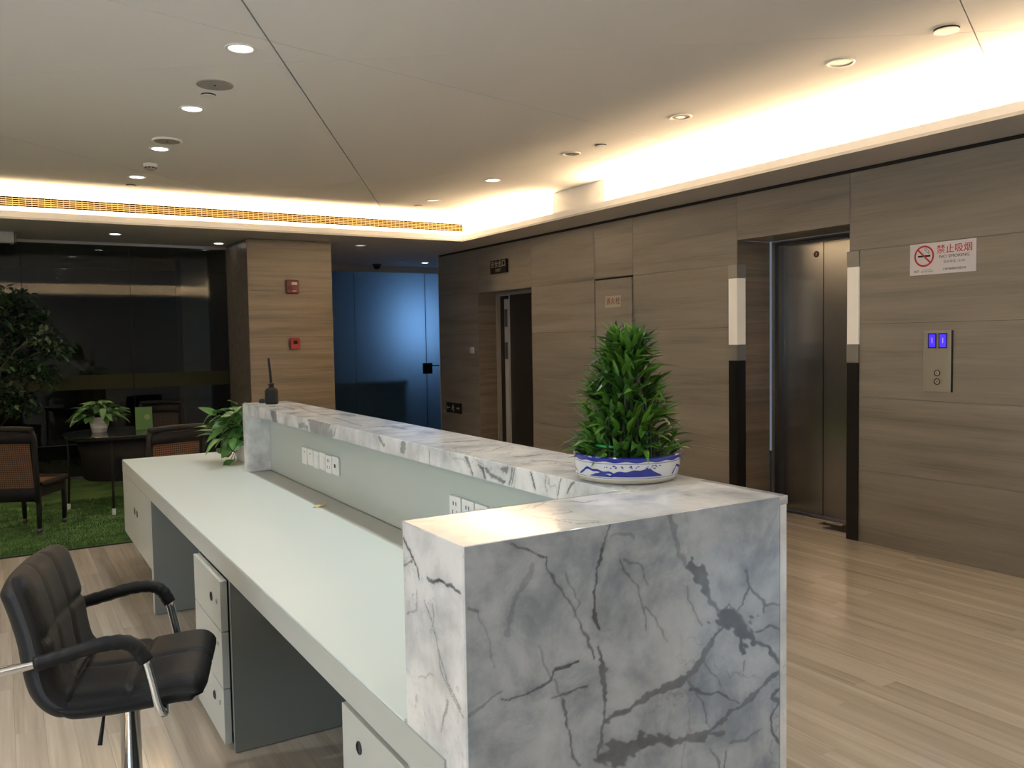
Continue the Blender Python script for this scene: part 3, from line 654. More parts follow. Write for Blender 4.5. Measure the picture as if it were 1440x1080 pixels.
marble_grid('edge_slab', rc, 'x', .700, 1.347, 1.612, 0, 1.1735, .003, 'LEFT', 5, .02)
marble_grid('bar_top', rc, 'z', 1.175, .7015, 1.553, 1.3465, 5.36, .0042, 'TOP', 9, .02, mask=lambda u, v: ((v < 1.612) & (u < 1.53)) | ((u > 1.274) & (v >= 1.612)) | ((v < 1.612) & (u > 1.274) & (u < 1.53)))
marble_grid('bar_apron', rc, 'x', 1.273, 1.612, 5.362, 1.112, 1.1738, .004, 'AP', 11, .02)
# body of the end block, outer face, far end cap
box('end_block_body', .722, 1.53, 1.367, 1.612, 0, 1.15, MATS['desk_laminate'], rc)
G().box(1.531, 1.553, 1.347, 5.36, 0, 1.154).obj('outer_slab', MATS['marble'], rc)
box('cap_slab', 1.273, 1.53, 5.30, 5.362, .752, 1.111, MATS['marble'], rc)
box('cap_slab', 1.296, 1.53, 5.342, 5.36, 0, .751, MATS['marble'], rc)
box('bar_core', 1.435, 1.53, 1.613, 5.298, 0, 1.154, MATS['desk_laminate'], rc)
box('lining_panel', 1.42, 1.434, 1.614, 5.298, .752, 1.154, MATS['green_glass'], rc)

# ---- the worktop and its cabinets
wk = thing('desk_worktop', 'long white glass-topped worktop running behind the marble counter', 'desk', (0, 0, 0))
G().box(.697, 1.286, 1.622, 6.45, .744, .750).box(1.2865, 1.43, 5.365, 6.45, .744, .750).obj('glass_top', MATS['desk_top_glass'], wk)
box('rear_strip', 1.2865, 1.419, 1.622, 5.298, .742, .749, MATS['rear_strip'], wk)
box('fascia', .695, .72, 1.43, 6.45, .662, .7435, MATS['desk_laminate'], wk, bev=.001)
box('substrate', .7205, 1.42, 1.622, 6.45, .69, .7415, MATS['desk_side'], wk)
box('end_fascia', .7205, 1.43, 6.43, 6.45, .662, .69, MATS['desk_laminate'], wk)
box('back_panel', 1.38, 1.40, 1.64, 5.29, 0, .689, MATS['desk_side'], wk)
def ring_pull(parent, x, y, z, r=.018, lock=None):
    M = Matrix.Translation((x, y, z)) @ Matrix.Rotation(R(-90), 4, 'Y')
    G().lathe([(r, 0), (r, .003), (r*.78, .0045), (r*.74, .001)], 24, M=M, mi=0).obj('finger_pull', MATS['dark_steel'], parent)
    if lock:
        M = Matrix.Translation((x, lock, z+.004)) @ Matrix.Rotation(R(-90), 4, 'Y')
        G().lathe([(.009, 0), (.009, .003), (.005, .0035)], 16, M=M).obj('lock', MATS['panel_steel'], parent)
# middle drawer unit
du = thing('drawer_cabinet', 'pale grey three-drawer cabinet under the middle of the worktop', 'cabinet', (0, 0, 0))
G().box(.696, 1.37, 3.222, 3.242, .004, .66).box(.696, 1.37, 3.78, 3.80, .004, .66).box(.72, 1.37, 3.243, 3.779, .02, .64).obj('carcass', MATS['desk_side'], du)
for z0, z1, pull in ((.462, .655, .56), (.243, .457, None), (.026, .238, .165)):
    dr = box('drawer', .668, .694, 3.262, 3.765, z0, z1, MATS['desk_laminate'], du, bev=.001)
    if pull: ring_pull(dr, .668, 3.42, pull, lock=3.325)
    else: G().lathe([(.009, 0), (.009, .003), (.005, .0035)], 16, M=Matrix.Translation((.668, 3.325, .40)) @ Matrix.Rotation(R(-90), 4, 'Y')).obj('lock', MATS['panel_steel'], dr)
box('plinth', .700, .718, 3.243, 3.779, .004, .019, MATS['desk_side'], du)
# near cabinet
nc = thing('desk_cabinet', 'pale grey cabinet under the worktop next to the marble end block', 'cabinet', (0, 0, 0))
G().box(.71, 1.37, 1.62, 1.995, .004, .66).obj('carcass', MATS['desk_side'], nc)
dn = box('door', .690, .709, 1.44, 1.992, .02, .653, MATS['desk_laminate'], nc, bev=.001)
ring_pull(dn, .690, 1.875, .585, r=.016)
# far hanging cabinet beside a full-height side panel
fc = thing('desk_cabinet', 'pale grey two-door cabinet raised off the floor at the far end of the worktop', 'cabinet', (0, 0, 0))
G().box(.71, 1.37, 5.215, 6.43, .25, .66).obj('carcass', MATS['desk_side'], fc)
G().box(.6955, 1.37, 5.15, 5.213, .004, .661).obj('side_panel', MATS['desk_side'], fc)
G().box(.6945, .6954, 5.15, 5.213, .004, .661).obj('panel_edge', MATS['desk_laminate'], fc)
for a, b, py in ((5.216, 5.80, 5.75), (5.803, 6.43, 5.86)):
    dd = box('door', .694, .709, a, b, .25, .6605, MATS['desk_laminate'], fc, bev=.001)
    G().lathe([(.024, 0), (.024, .003), (.018, .004), (.017, .001)], 20, M=Matrix.Translation((.694, py, .485)) @ Matrix.Rotation(R(-90), 4, 'Y')).obj('finger_pull', MATS['dark_steel'], dd)

# ---- sockets on the green lining
def plate(y0, z0, z1, kind, label, w=.088, out=.010):
    t = thing('wall_socket', label, 'socket', (1.419, y0, (z0+z1)/2), 0, None); hz = (z1-z0)/2
    o = box('face_plate', -out, -.0005, -w, 0, -hz, hz, MATS['socket_white'], t, bev=.0015)
    if kind == 'power':
        gg = G()
        for dy in (-w*.36, -w*.60): gg.box(-out-.0006, -out, dy-.003, dy+.003, hz*.25, hz*.55)
        for dy in (-w*.3, -w*.66): gg.box(-out-.0006, -out, dy-.0018, dy+.0018, -hz*.5, -hz*.15)
        gg.obj('pin_holes', MATS['print_dark'], o)
    elif kind == 'data':
        bz = box('jack_bezel', -out-.0015, -out, -w*.78, -w*.25, -hz*.55, hz*.55, MATS['socket_white'], o); box('jack', -out-.0022, -out-.0015, -w*.62, -w*.4, -hz*.2, hz*.2, MATS['print_dark'], bz)
    elif kind == 'shutter':
        box('shutter', -out-.003, -out, -w*.9, -w*.12, -hz*.9, hz*.55, MATS['socket_white'], o, bev=.001)
    else: box('indicator', -out-.0006, -out, -w*.6, -w*.45, hz*.4, hz*.55, MATS['print_grey'], o)
    return t
kinds = [('blank', 'white blank socket plate furthest left in the far group on the green lining'), ('blank', 'white plate with a tiny mark, second from left in the far socket group'), ('shutter', 'white socket plate with a raised shutter, left one of the shuttered pair'), ('shutter', 'white socket plate with a raised shutter, right one of the shuttered pair'), ('power', 'white power socket plate beside the data outlet in the far group'), ('data', 'white data outlet plate at the right end of the far socket group')]
for i, (k_, lb) in enumerate(kinds): plate(4.612-i*.1, .877+(.004 if i % 2 else 0), .969+(.003 if i in (3, 5) else 0), k_, lb)
for i in range(4): plate(2.806-i*.1, .882, .972, 'power', ['white power socket furthest from the marble block in the near group', 'second white power socket in the near group on the green lining', 'third white power socket just showing above the marble block', 'white power socket hidden low behind the marble block corner'][i])

# ================================================================== BAR STOOL
ch = thing('office_stool', 'black quilted leather swivel stool with chrome arms and post', 'chair', (.31, 2.84, 0), R(-16))
def quilt(name, us, vs, fn, thick, parent, grooves_u, grooves_v):
    """padded slab: fn(s,t)->(point, normal); bulging top between the stitched grooves"""
    nu, nv = len(us), len(vs); top = []; bot = []
    for u in us:
        for v in vs:
            p, n = fn(u, v); e = min(1, min(u, 1-u)*9)*1.0; e2 = min(1, min(v, 1-v)*9)
            ed = (1-(1-e)**2)**.5*(1-(1-e2)**2)**.5 if e < 1 or e2 < 1 else 1
            gr = 1.0
            for g0 in grooves_u: gr = min(gr, .1+.9*min(1, abs(u-g0)/.05)**.55)
            for g0 in grooves_v: gr = min(gr, .1+.9*min(1, abs(v-g0)/.05)**.55)
            top.append(p+n*(thick*.5*ed*(.72+.28*gr))); bot.append(p-n*(thick*.5*ed*.95))
    f = []
    for i in range(nu-1):
        for j in range(nv-1):
            a = i*nv+j; f.append((a, a+1, a+nv+1, a+nv)); b = a+nu*nv; f.append((b, b+nv, b+nv+1, b+1))
    for i in range(nu-1):
        for j in (0, nv-1):
            a, b = i*nv+j, (i+1)*nv+j; f.append((a, b, b+nu*nv, a+nu*nv) if j == 0 else (b, a, a+nu*nv, b+nu*nv))
    for j in range(nv-1):
        for i in (0, nu-1):
            a, b = i*nv+j, i*nv+j+1; f.append((b, a, a+nu*nv, b+nu*nv) if i == 0 else (a, b, b+nu*nv, a+nu*nv))
    return me_obj(name, top+bot, f, MATS['leather'], parent, True)
lin = lambda n: [i/(n-1) for i in range(n)]
def dens(n, extra=(.012, .03, .06, .94, .97, .988)): return sorted(set(lin(n)+list(extra)))
# side profile of the shell: u forward, z up
prof = spline([(.225, 0, .517), (.205, 0, .532), (.16, 0, .538), (.05, 0, .528), (-.09, 0, .522), (-.165, 0, .535), (-.205, 0, .575), (-.222, 0, .64), (-.232, 0, .72), (-.25, 0, .80), (-.272, 0, .872), (-.288, 0, .905)], 8)
acc = [0]
for a, b in zip(prof[:-1], prof[1:]): acc.append(acc[-1]+(b-a).length)
def at_(s):
    s = max(0, min(1, s))*acc[-1]
    for i in range(len(acc)-1):
        if s <= acc[i+1] or i == len(acc)-2:
            t = (s-acc[i])/(acc[i+1]-acc[i]); p = prof[i].lerp(prof[i+1], t); d = (prof[i+1]-prof[i]).normalized(); return p, Vector((d.z, 0, -d.x))*-1 if False else Vector((-d.z, 0, d.x))*-1
s_split = .49
def shell(lo, hi, curve):
    def fn(u, v):
        p, n = at_(lo+(hi-lo)*u); e0 = min(u, 1-u) if lo > .1 else u; y = (v-.5)*.475*(1-.16*max(0, 1-e0/.10)**2); q = Vector((p.x+curve*(abs(v-.5)*2)**2, y, p.z))
        nn = Vector((n.x, 0, n.z)); return q, nn
    return fn
p_, n_ = at_(.2)
sgn = 1 if n_.z > 0 else -1
def wrap(fn): return lambda u, v: (fn(u, v)[0], fn(u, v)[1]*sgn)
quilt('seat', dens(61), dens(61), wrap(shell(0, s_split, 0)), .088, ch, (.50,), (.5,))
quilt('backrest', dens(61), dens(61), wrap(shell(s_split-.045, 1, .022)), .096, ch, (.58,), (.34, .67))
# arms
for s in (1, -1):
    v = .262*s; dz = .012 if s > 0 else 0
    path = spline([(-.252, v*.84, .656+dz), (-.29, v*.88, .656+dz), (-.312, v*.985, .658+dz), (-.28, v, .663+dz), (-.19, v, .677+dz), (-.09, v, .700+dz), (0, v, .714+dz), (.045, v, .706+dz), (.078, v, .66+dz), (.094, v, .60), (.108, v, .53), (.118, v*.98, .497), (.118, v*.8, .485), (.10, v*.3, .483)], 6)
    arm = G().tube(path, .0155, 10, flatten=.75).obj('arm_tube', MATS['chrome'], ch, True)
    pad = spline([(-.20, v, .676+dz), (-.12, v, .694+dz), (-.03, v, .713+dz), (.03, v, .712+dz), (.062, v, .690+dz), (.082, v, .652+dz)], 6)
    k = len(pad); G().tube(pad, [.021+.0012*math.sin(i*2.1) for i in range(k)], 12).obj('arm_pad', MATS['leather'], ch, True)
G().lathe([(.031, .10), (.030, .455), (.045, .46), (.05, .475)], 28, c=(-.012, 0, 0)).obj('post', MATS['chrome'], ch, True)
G().lathe([(.205, 0), (.205, .008), (.16, .022), (.05, .045), (.036, .06), (.036, .098), (.032, .10)], 40, c=(-.012, 0, 0)).obj('base', MATS['chrome'], ch, True)
box('seat_plate', -.11, .13, -.10, .10, .474, .488, MATS['dark_steel'], ch)
G().tube([(-.03, -.04, .470), (-.06, -.13, .455), (-.068, -.16, .38)], [.005, .005, .007], 8).obj('lever', MATS['black_plastic'], ch, True)

# ================================================================== RUG, WICKER SET
rug = thing('artificial_turf_rug', 'bright green artificial turf laid under the wicker lounge set', 'rug', (0, 0, 0))
G().box(-3.5, 1.9, 7.185, 10.94, .0005, .012).obj('turf_base', MATS['turf'], rug)
G().box(-3.5, 1.9, 7.172, 7.186, .0005, .010).obj('edge_binding', MATS['gap_dark'], rug)
rt = random.Random(2); gb = G()
for i in range(26000):
    y = 7.19+rt.random()**1.6*2.2; x = -.9+rt.random()*2.7; a = rt.random()*6.28; h_ = .010+.012*rt.random(); w = .0035; l = .006
    dx, dy = math.cos(a)*w, math.sin(a)*w; ex, ey = rt.uniform(-l, l), rt.uniform(-l, l)
    gb.add([(x-dx, y-dy, .011), (x+dx, y+dy, .011), (x+ex, y+ey, .011+h_)], [(0, 1, 2)])
tag(gb.obj('grass_blades', MATS['turf'], rug), kind='stuff')

def lattice(name, w, h, nx, nz, M, mat, parent, t=.0035):
    g = G()
    for i in range(nx):
        x = -w/2+(i+.5)*w/nx; g.box(x-t/2-.0015, x+t/2+.0015, -.003, .001, 0, h, M=M)
    for j in range(nz):
        z = (j+.5)*h/nz; g.box(-w/2, w/2, -.001, .003, z-t/2-.0015, z+t/2+.0015, M=M)
    return g.obj(name, mat, parent)
def wicker_chair(label, x, y, yaw, cane='wicker_brown'):
    t = thing('wicker_chair', label, 'chair', (x, y, 0), yaw, 'dark wicker lounge chairs around the glass table')
    wb_, wd = MATS['wicker_black'], MATS[cane]
    lean = Matrix.Translation((-.225, 0, 0)) @ Matrix.Rotation(R(-7), 4, 'Y')
    # back frame: stiles and curved rail
    fr = G()
    for s in (-1, 1): fr.tube([lean @ Vector(p) for p in ((0, s*.20, .28), (0, s*.215, .5), (0, s*.225, .80), (.0, s*.215, .875))], .021, 8)
    fr.tube([lean @ Vector((-.012*math.cos(a*1.5), .225*a, .885+.012*(1-a*a))) for a in [i/6-1 for i in range(13)]], .024, 8)
    fr.box(-.014, .014, -.21, .21, .775, .865, M=lean).box(-.016, .016, -.20, .20, .29, .40, M=lean)
    fr.obj('back_frame', wb_, t, True)
    M = lean @ Matrix.Rotation(R(90), 4, 'Z')
    M2 = M @ Matrix.Translation((0, 0, .40)); lattice('woven_back', .375, .375, 22, 22, M2, wd, t)
    box_ = G().box(-.19, .19, -.0009, .0001, 0, .375, M=M2).obj('back_liner', wb_, t)
    # seat
    se = G()
    ring = [(.235, -.19), (.235, .19), (-.215, .20), (-.215, -.20)]
    for (ax, ay), (bx_, by) in zip(ring, ring[1:]+ring[:1]): se.tube([(ax, ay, .415), (bx_, by, .415)], .022, 8)
    se.box(-.20, .23, -.185, .185, .31, .405)
    se.obj('seat_frame', wb_, t)
    Ms = Matrix.Translation((.01, -.0, .425)) @ Matrix.Rotation(R(90), 4, 'X') @ Matrix.Translation((0, -.0, 0))
    g2 = G()
    for i in range(22): xx = -.20+i*.42/21; g2.box(xx-.0045, xx+.0045, -.18, .18, .4065, .412)
    for i in range(18): yy = -.175+i*.35/17; g2.box(-.20, .22, yy-.0045, yy+.0045, .409, .4145)
    g2.obj('woven_seat', wd, t)
    for sx2, sy2 in ((.21, .175), (.21, -.175), (-.215, .185), (-.215, -.185)):
        lg = G().tube([(sx2, sy2, .40), (sx2*1.0, sy2, .2), (sx2*.99, sy2*.97, .045)], [.024, .021, .018], 8).obj('leg', wb_, t, True)
        G().lathe([(.004, .013), (.020, .018), (.026, .035), (.020, .052), (.004, .057)], 14, c=(sx2*.99, sy2*.97, 0)).obj('foot', MATS['dark_steel'], lg, True)
    return t
wicker_chair('black-framed wicker chair with brown woven back at the left edge', .165, 8.20, R(60))
wicker_chair('wicker chair partly hidden behind the far corner of the worktop', 1.08, 7.43, R(106))
wicker_chair('dim wicker chair facing us on the far side of the round table', 1.42, 10.05, R(-112), 'wicker_dark')
# round table
tb = thing('round_table', 'round black glass-topped table with dark wicker drum base', 'table', (.96, 8.86, .012))
G().lathe([(.50, .700), (.505, .704), (.505, .708), (.50, .712)], 56).obj('glass_top', MATS['table_glass'], tb)
G().lathe([(.47, .665), (.485, .68), (.485, .698), (.47, .6995)], 48).obj('rim', MATS['wicker_black'], tb)
G().lathe([(.33, .28), (.345, .30), (.36, .5), (.40, .664)], 40).obj('woven_drum', MATS['wicker_black'], tb, True)
for a in (R(-107), R(172), R(80), R(-12)):
    c_, s_ = math.cos(a), math.sin(a)
    lg = G().tube([(c_*.46, s_*.46, .665), (c_*.46, s_*.46, .4), (c_*.475, s_*.475, .03)], .011, 8).obj('leg', MATS['wicker_black'], tb, True)
    G().lathe([(.016, 0), (.016, .05), (.012, .055)], 12, c=(c_*.475, s_*.475, 0)).obj('foot', MATS['white_plastic'], lg)

# ================================================================== PLANTS
def leaf_geo(g, M, L, W, curl=.3, fold=.25, seg=5, heart=False, mi=0):
    v = []; ps = []
    for i in range(seg+1):
        t = i/seg; w = W*(math.sin(math.pi*min(1, t*.98+.02)**(.62 if heart else .8))**(.8 if heart else 1.0)) if 0 < i < seg else .0008
        x = L*t; z = -curl*L*t*t; v += [(x, -w/2, z+fold*w/2), (x, 0, z), (x, w/2, z+fold*w/2)]
    f = []
    for i in range(seg):
        a = i*3; f += [(a, a+3, a+4, a+1), (a+1, a+4, a+5, a+2)]
    return g.add([M @ Vector(p) for p in v], f, mi)
def orient(p, az, el, roll=0): return Matrix.Translation(p) @ Matrix.Rotation(az, 4, 'Z') @ Matrix.Rotation(-el, 4, 'Y') @ Matrix.Rotation(roll, 4, 'X')

# lucky bamboo pyramid in its blue-and-white bowl
BX, BY, BZ = 1.414, 1.762, 1.1755
bw = thing('porcelain_bowl', 'shallow blue-and-white porcelain bowl holding the bamboo pyramid', 'bowl', (BX, BY, BZ))
G().lathe([(.112, 0), (.128, .004), (.1345, .014), (.139, .04), (.1405, .062), (.1425, .068), (.140, .071), (.134, .066), (.130, .045), (.0, .044)], 56, cap=False).obj('bowl_body', MATS['porcelain'], bw, True)
G().lathe([(.1135, .0005), (.1295, .0045), (.1354, .0135), (.1290, .0145)], 56, cap=False).obj('unglazed_foot', MATS['porcelain_base'], bw, True)
rb = G(); n = 96
for i in range(n):   # scalloped cobalt rim
    a0, a1 = 2*math.pi*i/n, 2*math.pi*(i+1)/n
    def sc(a): return .0592+.0016*math.sin(a*16)
    rb.add([(.1409*math.cos(a0), .1409*math.sin(a0), sc(a0)), (.1409*math.cos(a1), .1409*math.sin(a1), sc(a1)), (.1432*math.cos(a1), .1432*math.sin(a1), .0685), (.1432*math.cos(a0), .1432*math.sin(a0), .0685)], [(0, 1, 2, 3)])
    rb.add([(.1432*math.cos(a0), .1432*math.sin(a0), .0685), (.1432*math.cos(a1), .1432*math.sin(a1), .0685), (.139*math.cos(a1), .139*math.sin(a1), .0718), (.139*math.cos(a0), .139*math.sin(a0), .0718)], [(0, 1, 2, 3)])
rb.obj('rim_band', MATS['cobalt'], bw)
def rad_at(z): return np.interp(z, [.014, .04, .062], [.1345, .139, .1405])+.0005
dc = G()
def painted(a0, a1, lofn, hifn, n=28):
    for i in range(n):
        t0, t1 = i/n, (i+1)/n; A, B = a0+(a1-a0)*t0, a0+(a1-a0)*t1
        q = []
        for a, z in ((A, lofn(t0)), (B, lofn(t1)), (B, max(hifn(t1), lofn(t1)+1e-4)), (A, max(hifn(t0), lofn(t0)+1e-4))): r = rad_at(z); q.append((r*math.cos(a), r*math.sin(a), z))
        dc.add(q, [(0, 1, 2, 3)])
painted(0, 6.283, lambda t: .0545, lambda t: .0558, 90); painted(0, 6.283, lambda t: .0175, lambda t: .0185, 90)
view = math.atan2(-BY, -BX)   # angle of the side facing the room's counter end
def hill(c, w, h, base=.022, jag=.2, thin=False):
    rj = random.Random(int(c*100)); ph = [rj.random()*6 for _ in range(3)]
    def hi(t): s = math.sin(math.pi*t)**.8; return base+h*s*(1+jag*math.sin(t*9+ph[0])+jag*.5*math.sin(t*23+ph[1]))
    painted(view+c-w/2, view+c+w/2, (lambda t: max(base, hi(t)-.006)) if thin else (lambda t: base), hi)
hill(.18, 1.05, .020); hill(-.62, .95, .020, thin=True); hill(-.5, .5, .010, .021); hill(-1.5, .6, .018, thin=True); hill(1.25, .55, .022, thin=True); hill(1.9, .7, .018); hill(2.7, .8, .02); hill(-2.3, .8, .02)
rj = random.Random(7)
for k in range(36):
    c = rj.choice((.05, .5, -.25, 1.3))+rj.uniform(-.18, .18); z = rj.uniform(.040, .050); painted(view+c, view+c+rj.uniform(.02, .06), lambda t: z, lambda t: z+rj.uniform(.0015, .003), 2)
dc.obj('painted_landscape', MATS['cobalt'], bw)
bp = thing('lucky_bamboo', 'cone-shaped tiered lucky bamboo plant standing in the porcelain bowl', 'plant', (BX, BY, BZ))
G().lathe([(.0, .0445), (.129, .0455), (.127, .052), (.0, .055)], 40, cap=False).obj('soil', MATS['soil'], bp)
rl = random.Random(11); sk_ = G()
for ring_, (rr, h0, cnt) in enumerate(((.084, .13, 36), (.070, .17, 32), (.058, .25, 22), (.030, .31, 12), (.006, .35, 2))):
    for i in range(cnt):
        a = 6.283*i/cnt; sk_.tube([(rr*math.cos(a), rr*math.sin(a), .045), (rr*math.cos(a)*.97, rr*math.sin(a)*.97, h0*.55), (rr*math.cos(a)*.95, rr*math.sin(a)*.95, h0)], .0042, 6)
tag(sk_.obj('stalk', MATS['stalk'], bp), kind='stuff')
G().lathe([(.090, .088), (.0915, .091), (.090, .094), (.089, .091)], 40, cap=False).obj('ribbon', MATS['ribbon'], bp)
def cone_r(z): return np.interp(z, [.06, .12, .2, .28, .34, .38], [.135, .128, .100, .072, .050, .022])
LM = []
for k in range(6):
    g = G(); leaf_geo(g, Matrix(), .062+.009*(k % 3), .0165+.003*(k % 2), curl=[.05, .25, .45, -.1, .3, .6][k], fold=.35); me = bpy.data.meshes.new('leaf'); me.from_pydata(g.v, [], g.f); me.materials.append(MATS['bamboo_leaf']); me.polygons.foreach_set('use_smooth', [True]*len(me.polygons)); LM.append(me)
rest_ = G(); cam_xy = Vector((0-BX, 0-BY, 0)).normalized(); cands = []
for i in range(760):
    t = rl.random(); z = .066+.300*t**1.12; rr = cone_r(z); a = rl.random()*6.283; d = rl.uniform(.52, .90); az = a+rl.uniform(-.7, .7); el = R(rl.uniform(12, 72)+12*t)
    if rl.random() < .12 and t > .12: el = R(rl.uniform(-15, 10))
    p = Vector((rr*d*math.cos(a), rr*d*math.sin(a), z-.012)); cands.append((p.normalized().dot(cam_xy)+d, p, az, el, rl.uniform(-.5, .5), rl.randrange(6), rl.uniform(.7, 1.12)))
for (tx, ty) in ((-.030, .004), (.022, -.012)):   # the two tips
    for i in range(16):
        a = i*2.4; cands.append((9, Vector((tx, ty, .335+.002*i)), a, R(48+i*2.2), 0, i % 6, .85))
cands.sort(key=lambda c: -c[0])
for k, (q, p, az, el, ro, mi, s) in enumerate(cands):
    M = orient(p, az, el, ro) @ Matrix.Scale(s, 4)
    if k < 299:
        o = bpy.data.objects.new('leaf', LM[mi]); COL.objects.link(o); o.parent = bp; o.matrix_local = M
    else: leaf_geo(rest_, M, .062+.008*(mi % 3), .017, curl=[.05, .25, .45, -.1, .3, .6][mi], fold=.35, seg=4)
tag(rest_.obj('leaf', MATS['bamboo_leaf'], bp, True), kind='stuff')

# pothos on the far end of the worktop
pp = thing('plant_pot', 'small white wicker-print pot holding the pothos on the worktop end', 'pot', (1.375, 5.78, .7505))
G().lathe([(.042, 0), (.048, .004), (.066, .105), (.072, .112), (.070, .118), (.062, .112), (.058, .098), (0, .096)], 30, cap=False).obj('pot_body', MATS['wicker_white'], pp, True)
G().lathe([(.0, .0965), (.060, .0975), (.0, .104)], 24, cap=False).obj('soil', MATS['soil'], pp)
pl = thing('pothos_plant', 'leafy green pothos beside the far end of the marble bar', 'plant', (1.375, 5.78, .7505))
rp = random.Random(5); stems = G()
for i in range(96):
    a = rp.uniform(0, 6.283) if i % 3 else rp.uniform(2.6, 4.2); el = rp.uniform(.15, 1.4); reach = rp.uniform(.08, .20)*(1.25 if el < .8 else 1.0)
    p0 = Vector((.03*math.cos(a), .03*math.sin(a), .10)); p1 = Vector((reach*math.cos(a)*math.cos(el)*1.15, reach*math.sin(a)*math.cos(el), .12+reach*1.45*math.sin(el)))
    p1.x = min(p1.x, .12)
    if i < 5: p1 = Vector((-.085-.012*i, -.05+.02*i, .02+.01*i))
    stems.tube(spline([p0, (p0+p1)/2+Vector((0, 0, .03)), p1], 4), .0022, 5)
    g = G(); leaf_geo(g, orient(p1, a+rp.uniform(-.5, .5), rp.uniform(-.5, .6), rp.uniform(-.4, .4)), rp.uniform(.085, .145), rp.uniform(.055, .085), curl=rp.uniform(.15, .6), fold=.2, seg=7, heart=True)
    g.obj('leaf', MATS['pothos_leaf'], pl, True)
g = G(); leaf_geo(g, orient(Vector((-.075, -.06, .135)), R(200), -.5, .3), .08, .055, curl=.3, fold=.2, seg=6, heart=True); tag(g.obj('leaf', MATS['yellowing_leaf'], pl, True), label='yellowing leaf')
stems.obj('stems', MATS['stalk'], pl, True)

# peace-lily like plant on the round table
wpz = .012+.7125
wp = thing('plant_pot', 'white ribbed tapered pot on the round glass table', 'pot', (.775, 8.93, wpz))
G().lathe([(.062, 0), (.066, .004), (.073, .04), (.0745, .043), (.072, .046), (.080, .085), (.0815, .088), (.079, .091), (.087, .128), (.092, .14), (.089, .145), (.080, .138), (.076, .12), (0, .118)], 30, cap=False).obj('pot_body', MATS['wicker_white'], wp, True)
G().lathe([(.0, .119), (.078, .12), (.0, .128)], 24, cap=False).obj('soil', MATS['soil'], wp)
lp_ = thing('foliage_plant', 'bushy broad-leaved green plant in the white table pot', 'plant', (.775, 8.93, wpz))
rp = random.Random(15); stems = G()
for i in range(105):
    a = rp.uniform(0, 6.283); el = rp.uniform(.05, 1.45); reach = rp.uniform(.10, .21)
    p0 = Vector((.02*math.cos(a), .02*math.sin(a), .12)); p1 = Vector((reach*math.cos(a)*math.cos(el)*.95, reach*math.sin(a)*math.cos(el)*.95, .13+reach*.75*math.sin(el)))
    stems.tube([p0, (p0+p1)/2+Vector((0, 0, .02)), p1], .002, 5)
    g = G(); leaf_geo(g, orient(p1, a+rp.uniform(-.4, .4), rp.uniform(-.5, .5), rp.uniform(-.3, .3)), rp.uniform(.09, .14), rp.uniform(.055, .080), curl=rp.uniform(.2, .5), fold=.2, seg=6, heart=True)
    g.obj('leaf', MATS['peace_leaf'], lp_, True)
stems.obj('stems', MATS['stalk'], lp_, True)
# green card stand
gc = thing('table_card', 'small glossy green folded card standing on the round table', 'card', (1.16, 8.84, wpz), R(-12))
box('front_leaf', -.075, .075, -.002, 0, .002, .222, MATS['green_card'], gc); G().box(-.075, .075, -.002, 0, 0, .22, M=Matrix.Translation((0, .05, 0)) @ Matrix.Rotation(R(12), 4, 'X')).obj('rear_leaf', MATS['green_card'], gc)
G().lathe([(.026, 0), (.026, .0006)], 24, M=Matrix.Translation((.03, -.0021, .125)) @ Matrix.Rotation(R(90), 4, 'X')).obj('printed_flower', MATS['card_light'], gc)

# big dark ornamental tree at the left edge
tr = thing('ornamental_tree', 'tall dark bushy indoor tree behind the left wicker chair', 'tree', (-.12, 9.95, .012))
tp = thing('tree_pot', 'dark round floor pot of the tall indoor tree', 'pot', (-.12, 9.95, .012))
G().lathe([(.16, 0), (.17, .01), (.22, .34), (.235, .36), (.225, .37), (.20, .34), (0, .33)], 32, cap=False).obj('pot_body', MATS['wicker_black'], tp, True)
G().lathe([(0, .331), (.2, .332), (0, .336)], 24, cap=False).obj('soil', MATS['soil'], tp)
G().tube([(0, 0, .3), (.03, -.02, .8), (-.02, .02, 1.3), (.02, 0, 1.85)], [.035, .03, .024, .012], 10).obj('trunk', MATS['trunk'], tr, True)
rq = random.Random(21); br = G(); lv = G(); big = []
clusters = [(.50, -.35, 1.62, .17), (.28, -.25, 1.73, .16), (.62, -.38, 1.52, .13), (.38, -.30, 1.35, .16), (.50, -.2, 1.22, .15), (.05, -.3, 1.95, .2), (.28, 0, 2.02, .15), (-.25, -.2, 2.05, .2), (.15, -.35, 1.05, .2), (-.3, -.3, 1.5, .28), (0, -.4, 1.3, .25), (.3, -.35, .95, .14), (-.1, -.3, .85, .2), (0, 0, 1.65, .34), (0, 0, 2.15, .16), (.12, .2, 1.4, .3), (.45, 0, 1.85, .13)]
for cx, cy, cz, cr_ in clusters:
    br.tube(spline([(0, 0, max(.6, cz-.5)), (cx*.5, cy*.5, cz-.12), (cx, cy, cz)], 4), [.010]*8+[.004], 6)
    for k in range(int(620*cr_+40)):
        d = Vector((rq.gauss(0, 1), rq.gauss(0, 1), rq.gauss(0, .8))).normalized()*cr_*rq.random()**.4; p = Vector((cx, cy, cz))+d
        az = rq.uniform(0, 6.283); M = orient(p, az, rq.uniform(-.9, .3), rq.uniform(-.6, .6)); L_ = rq.uniform(.05, .085)
        if len(big) < 290 and p.y < -.25 and p.x > -.1 and rq.random() < .5: big.append((M, L_))
        else: leaf_geo(lv, M, L_, L_*.48, curl=.2, fold=.2, seg=3)
lt_ = []
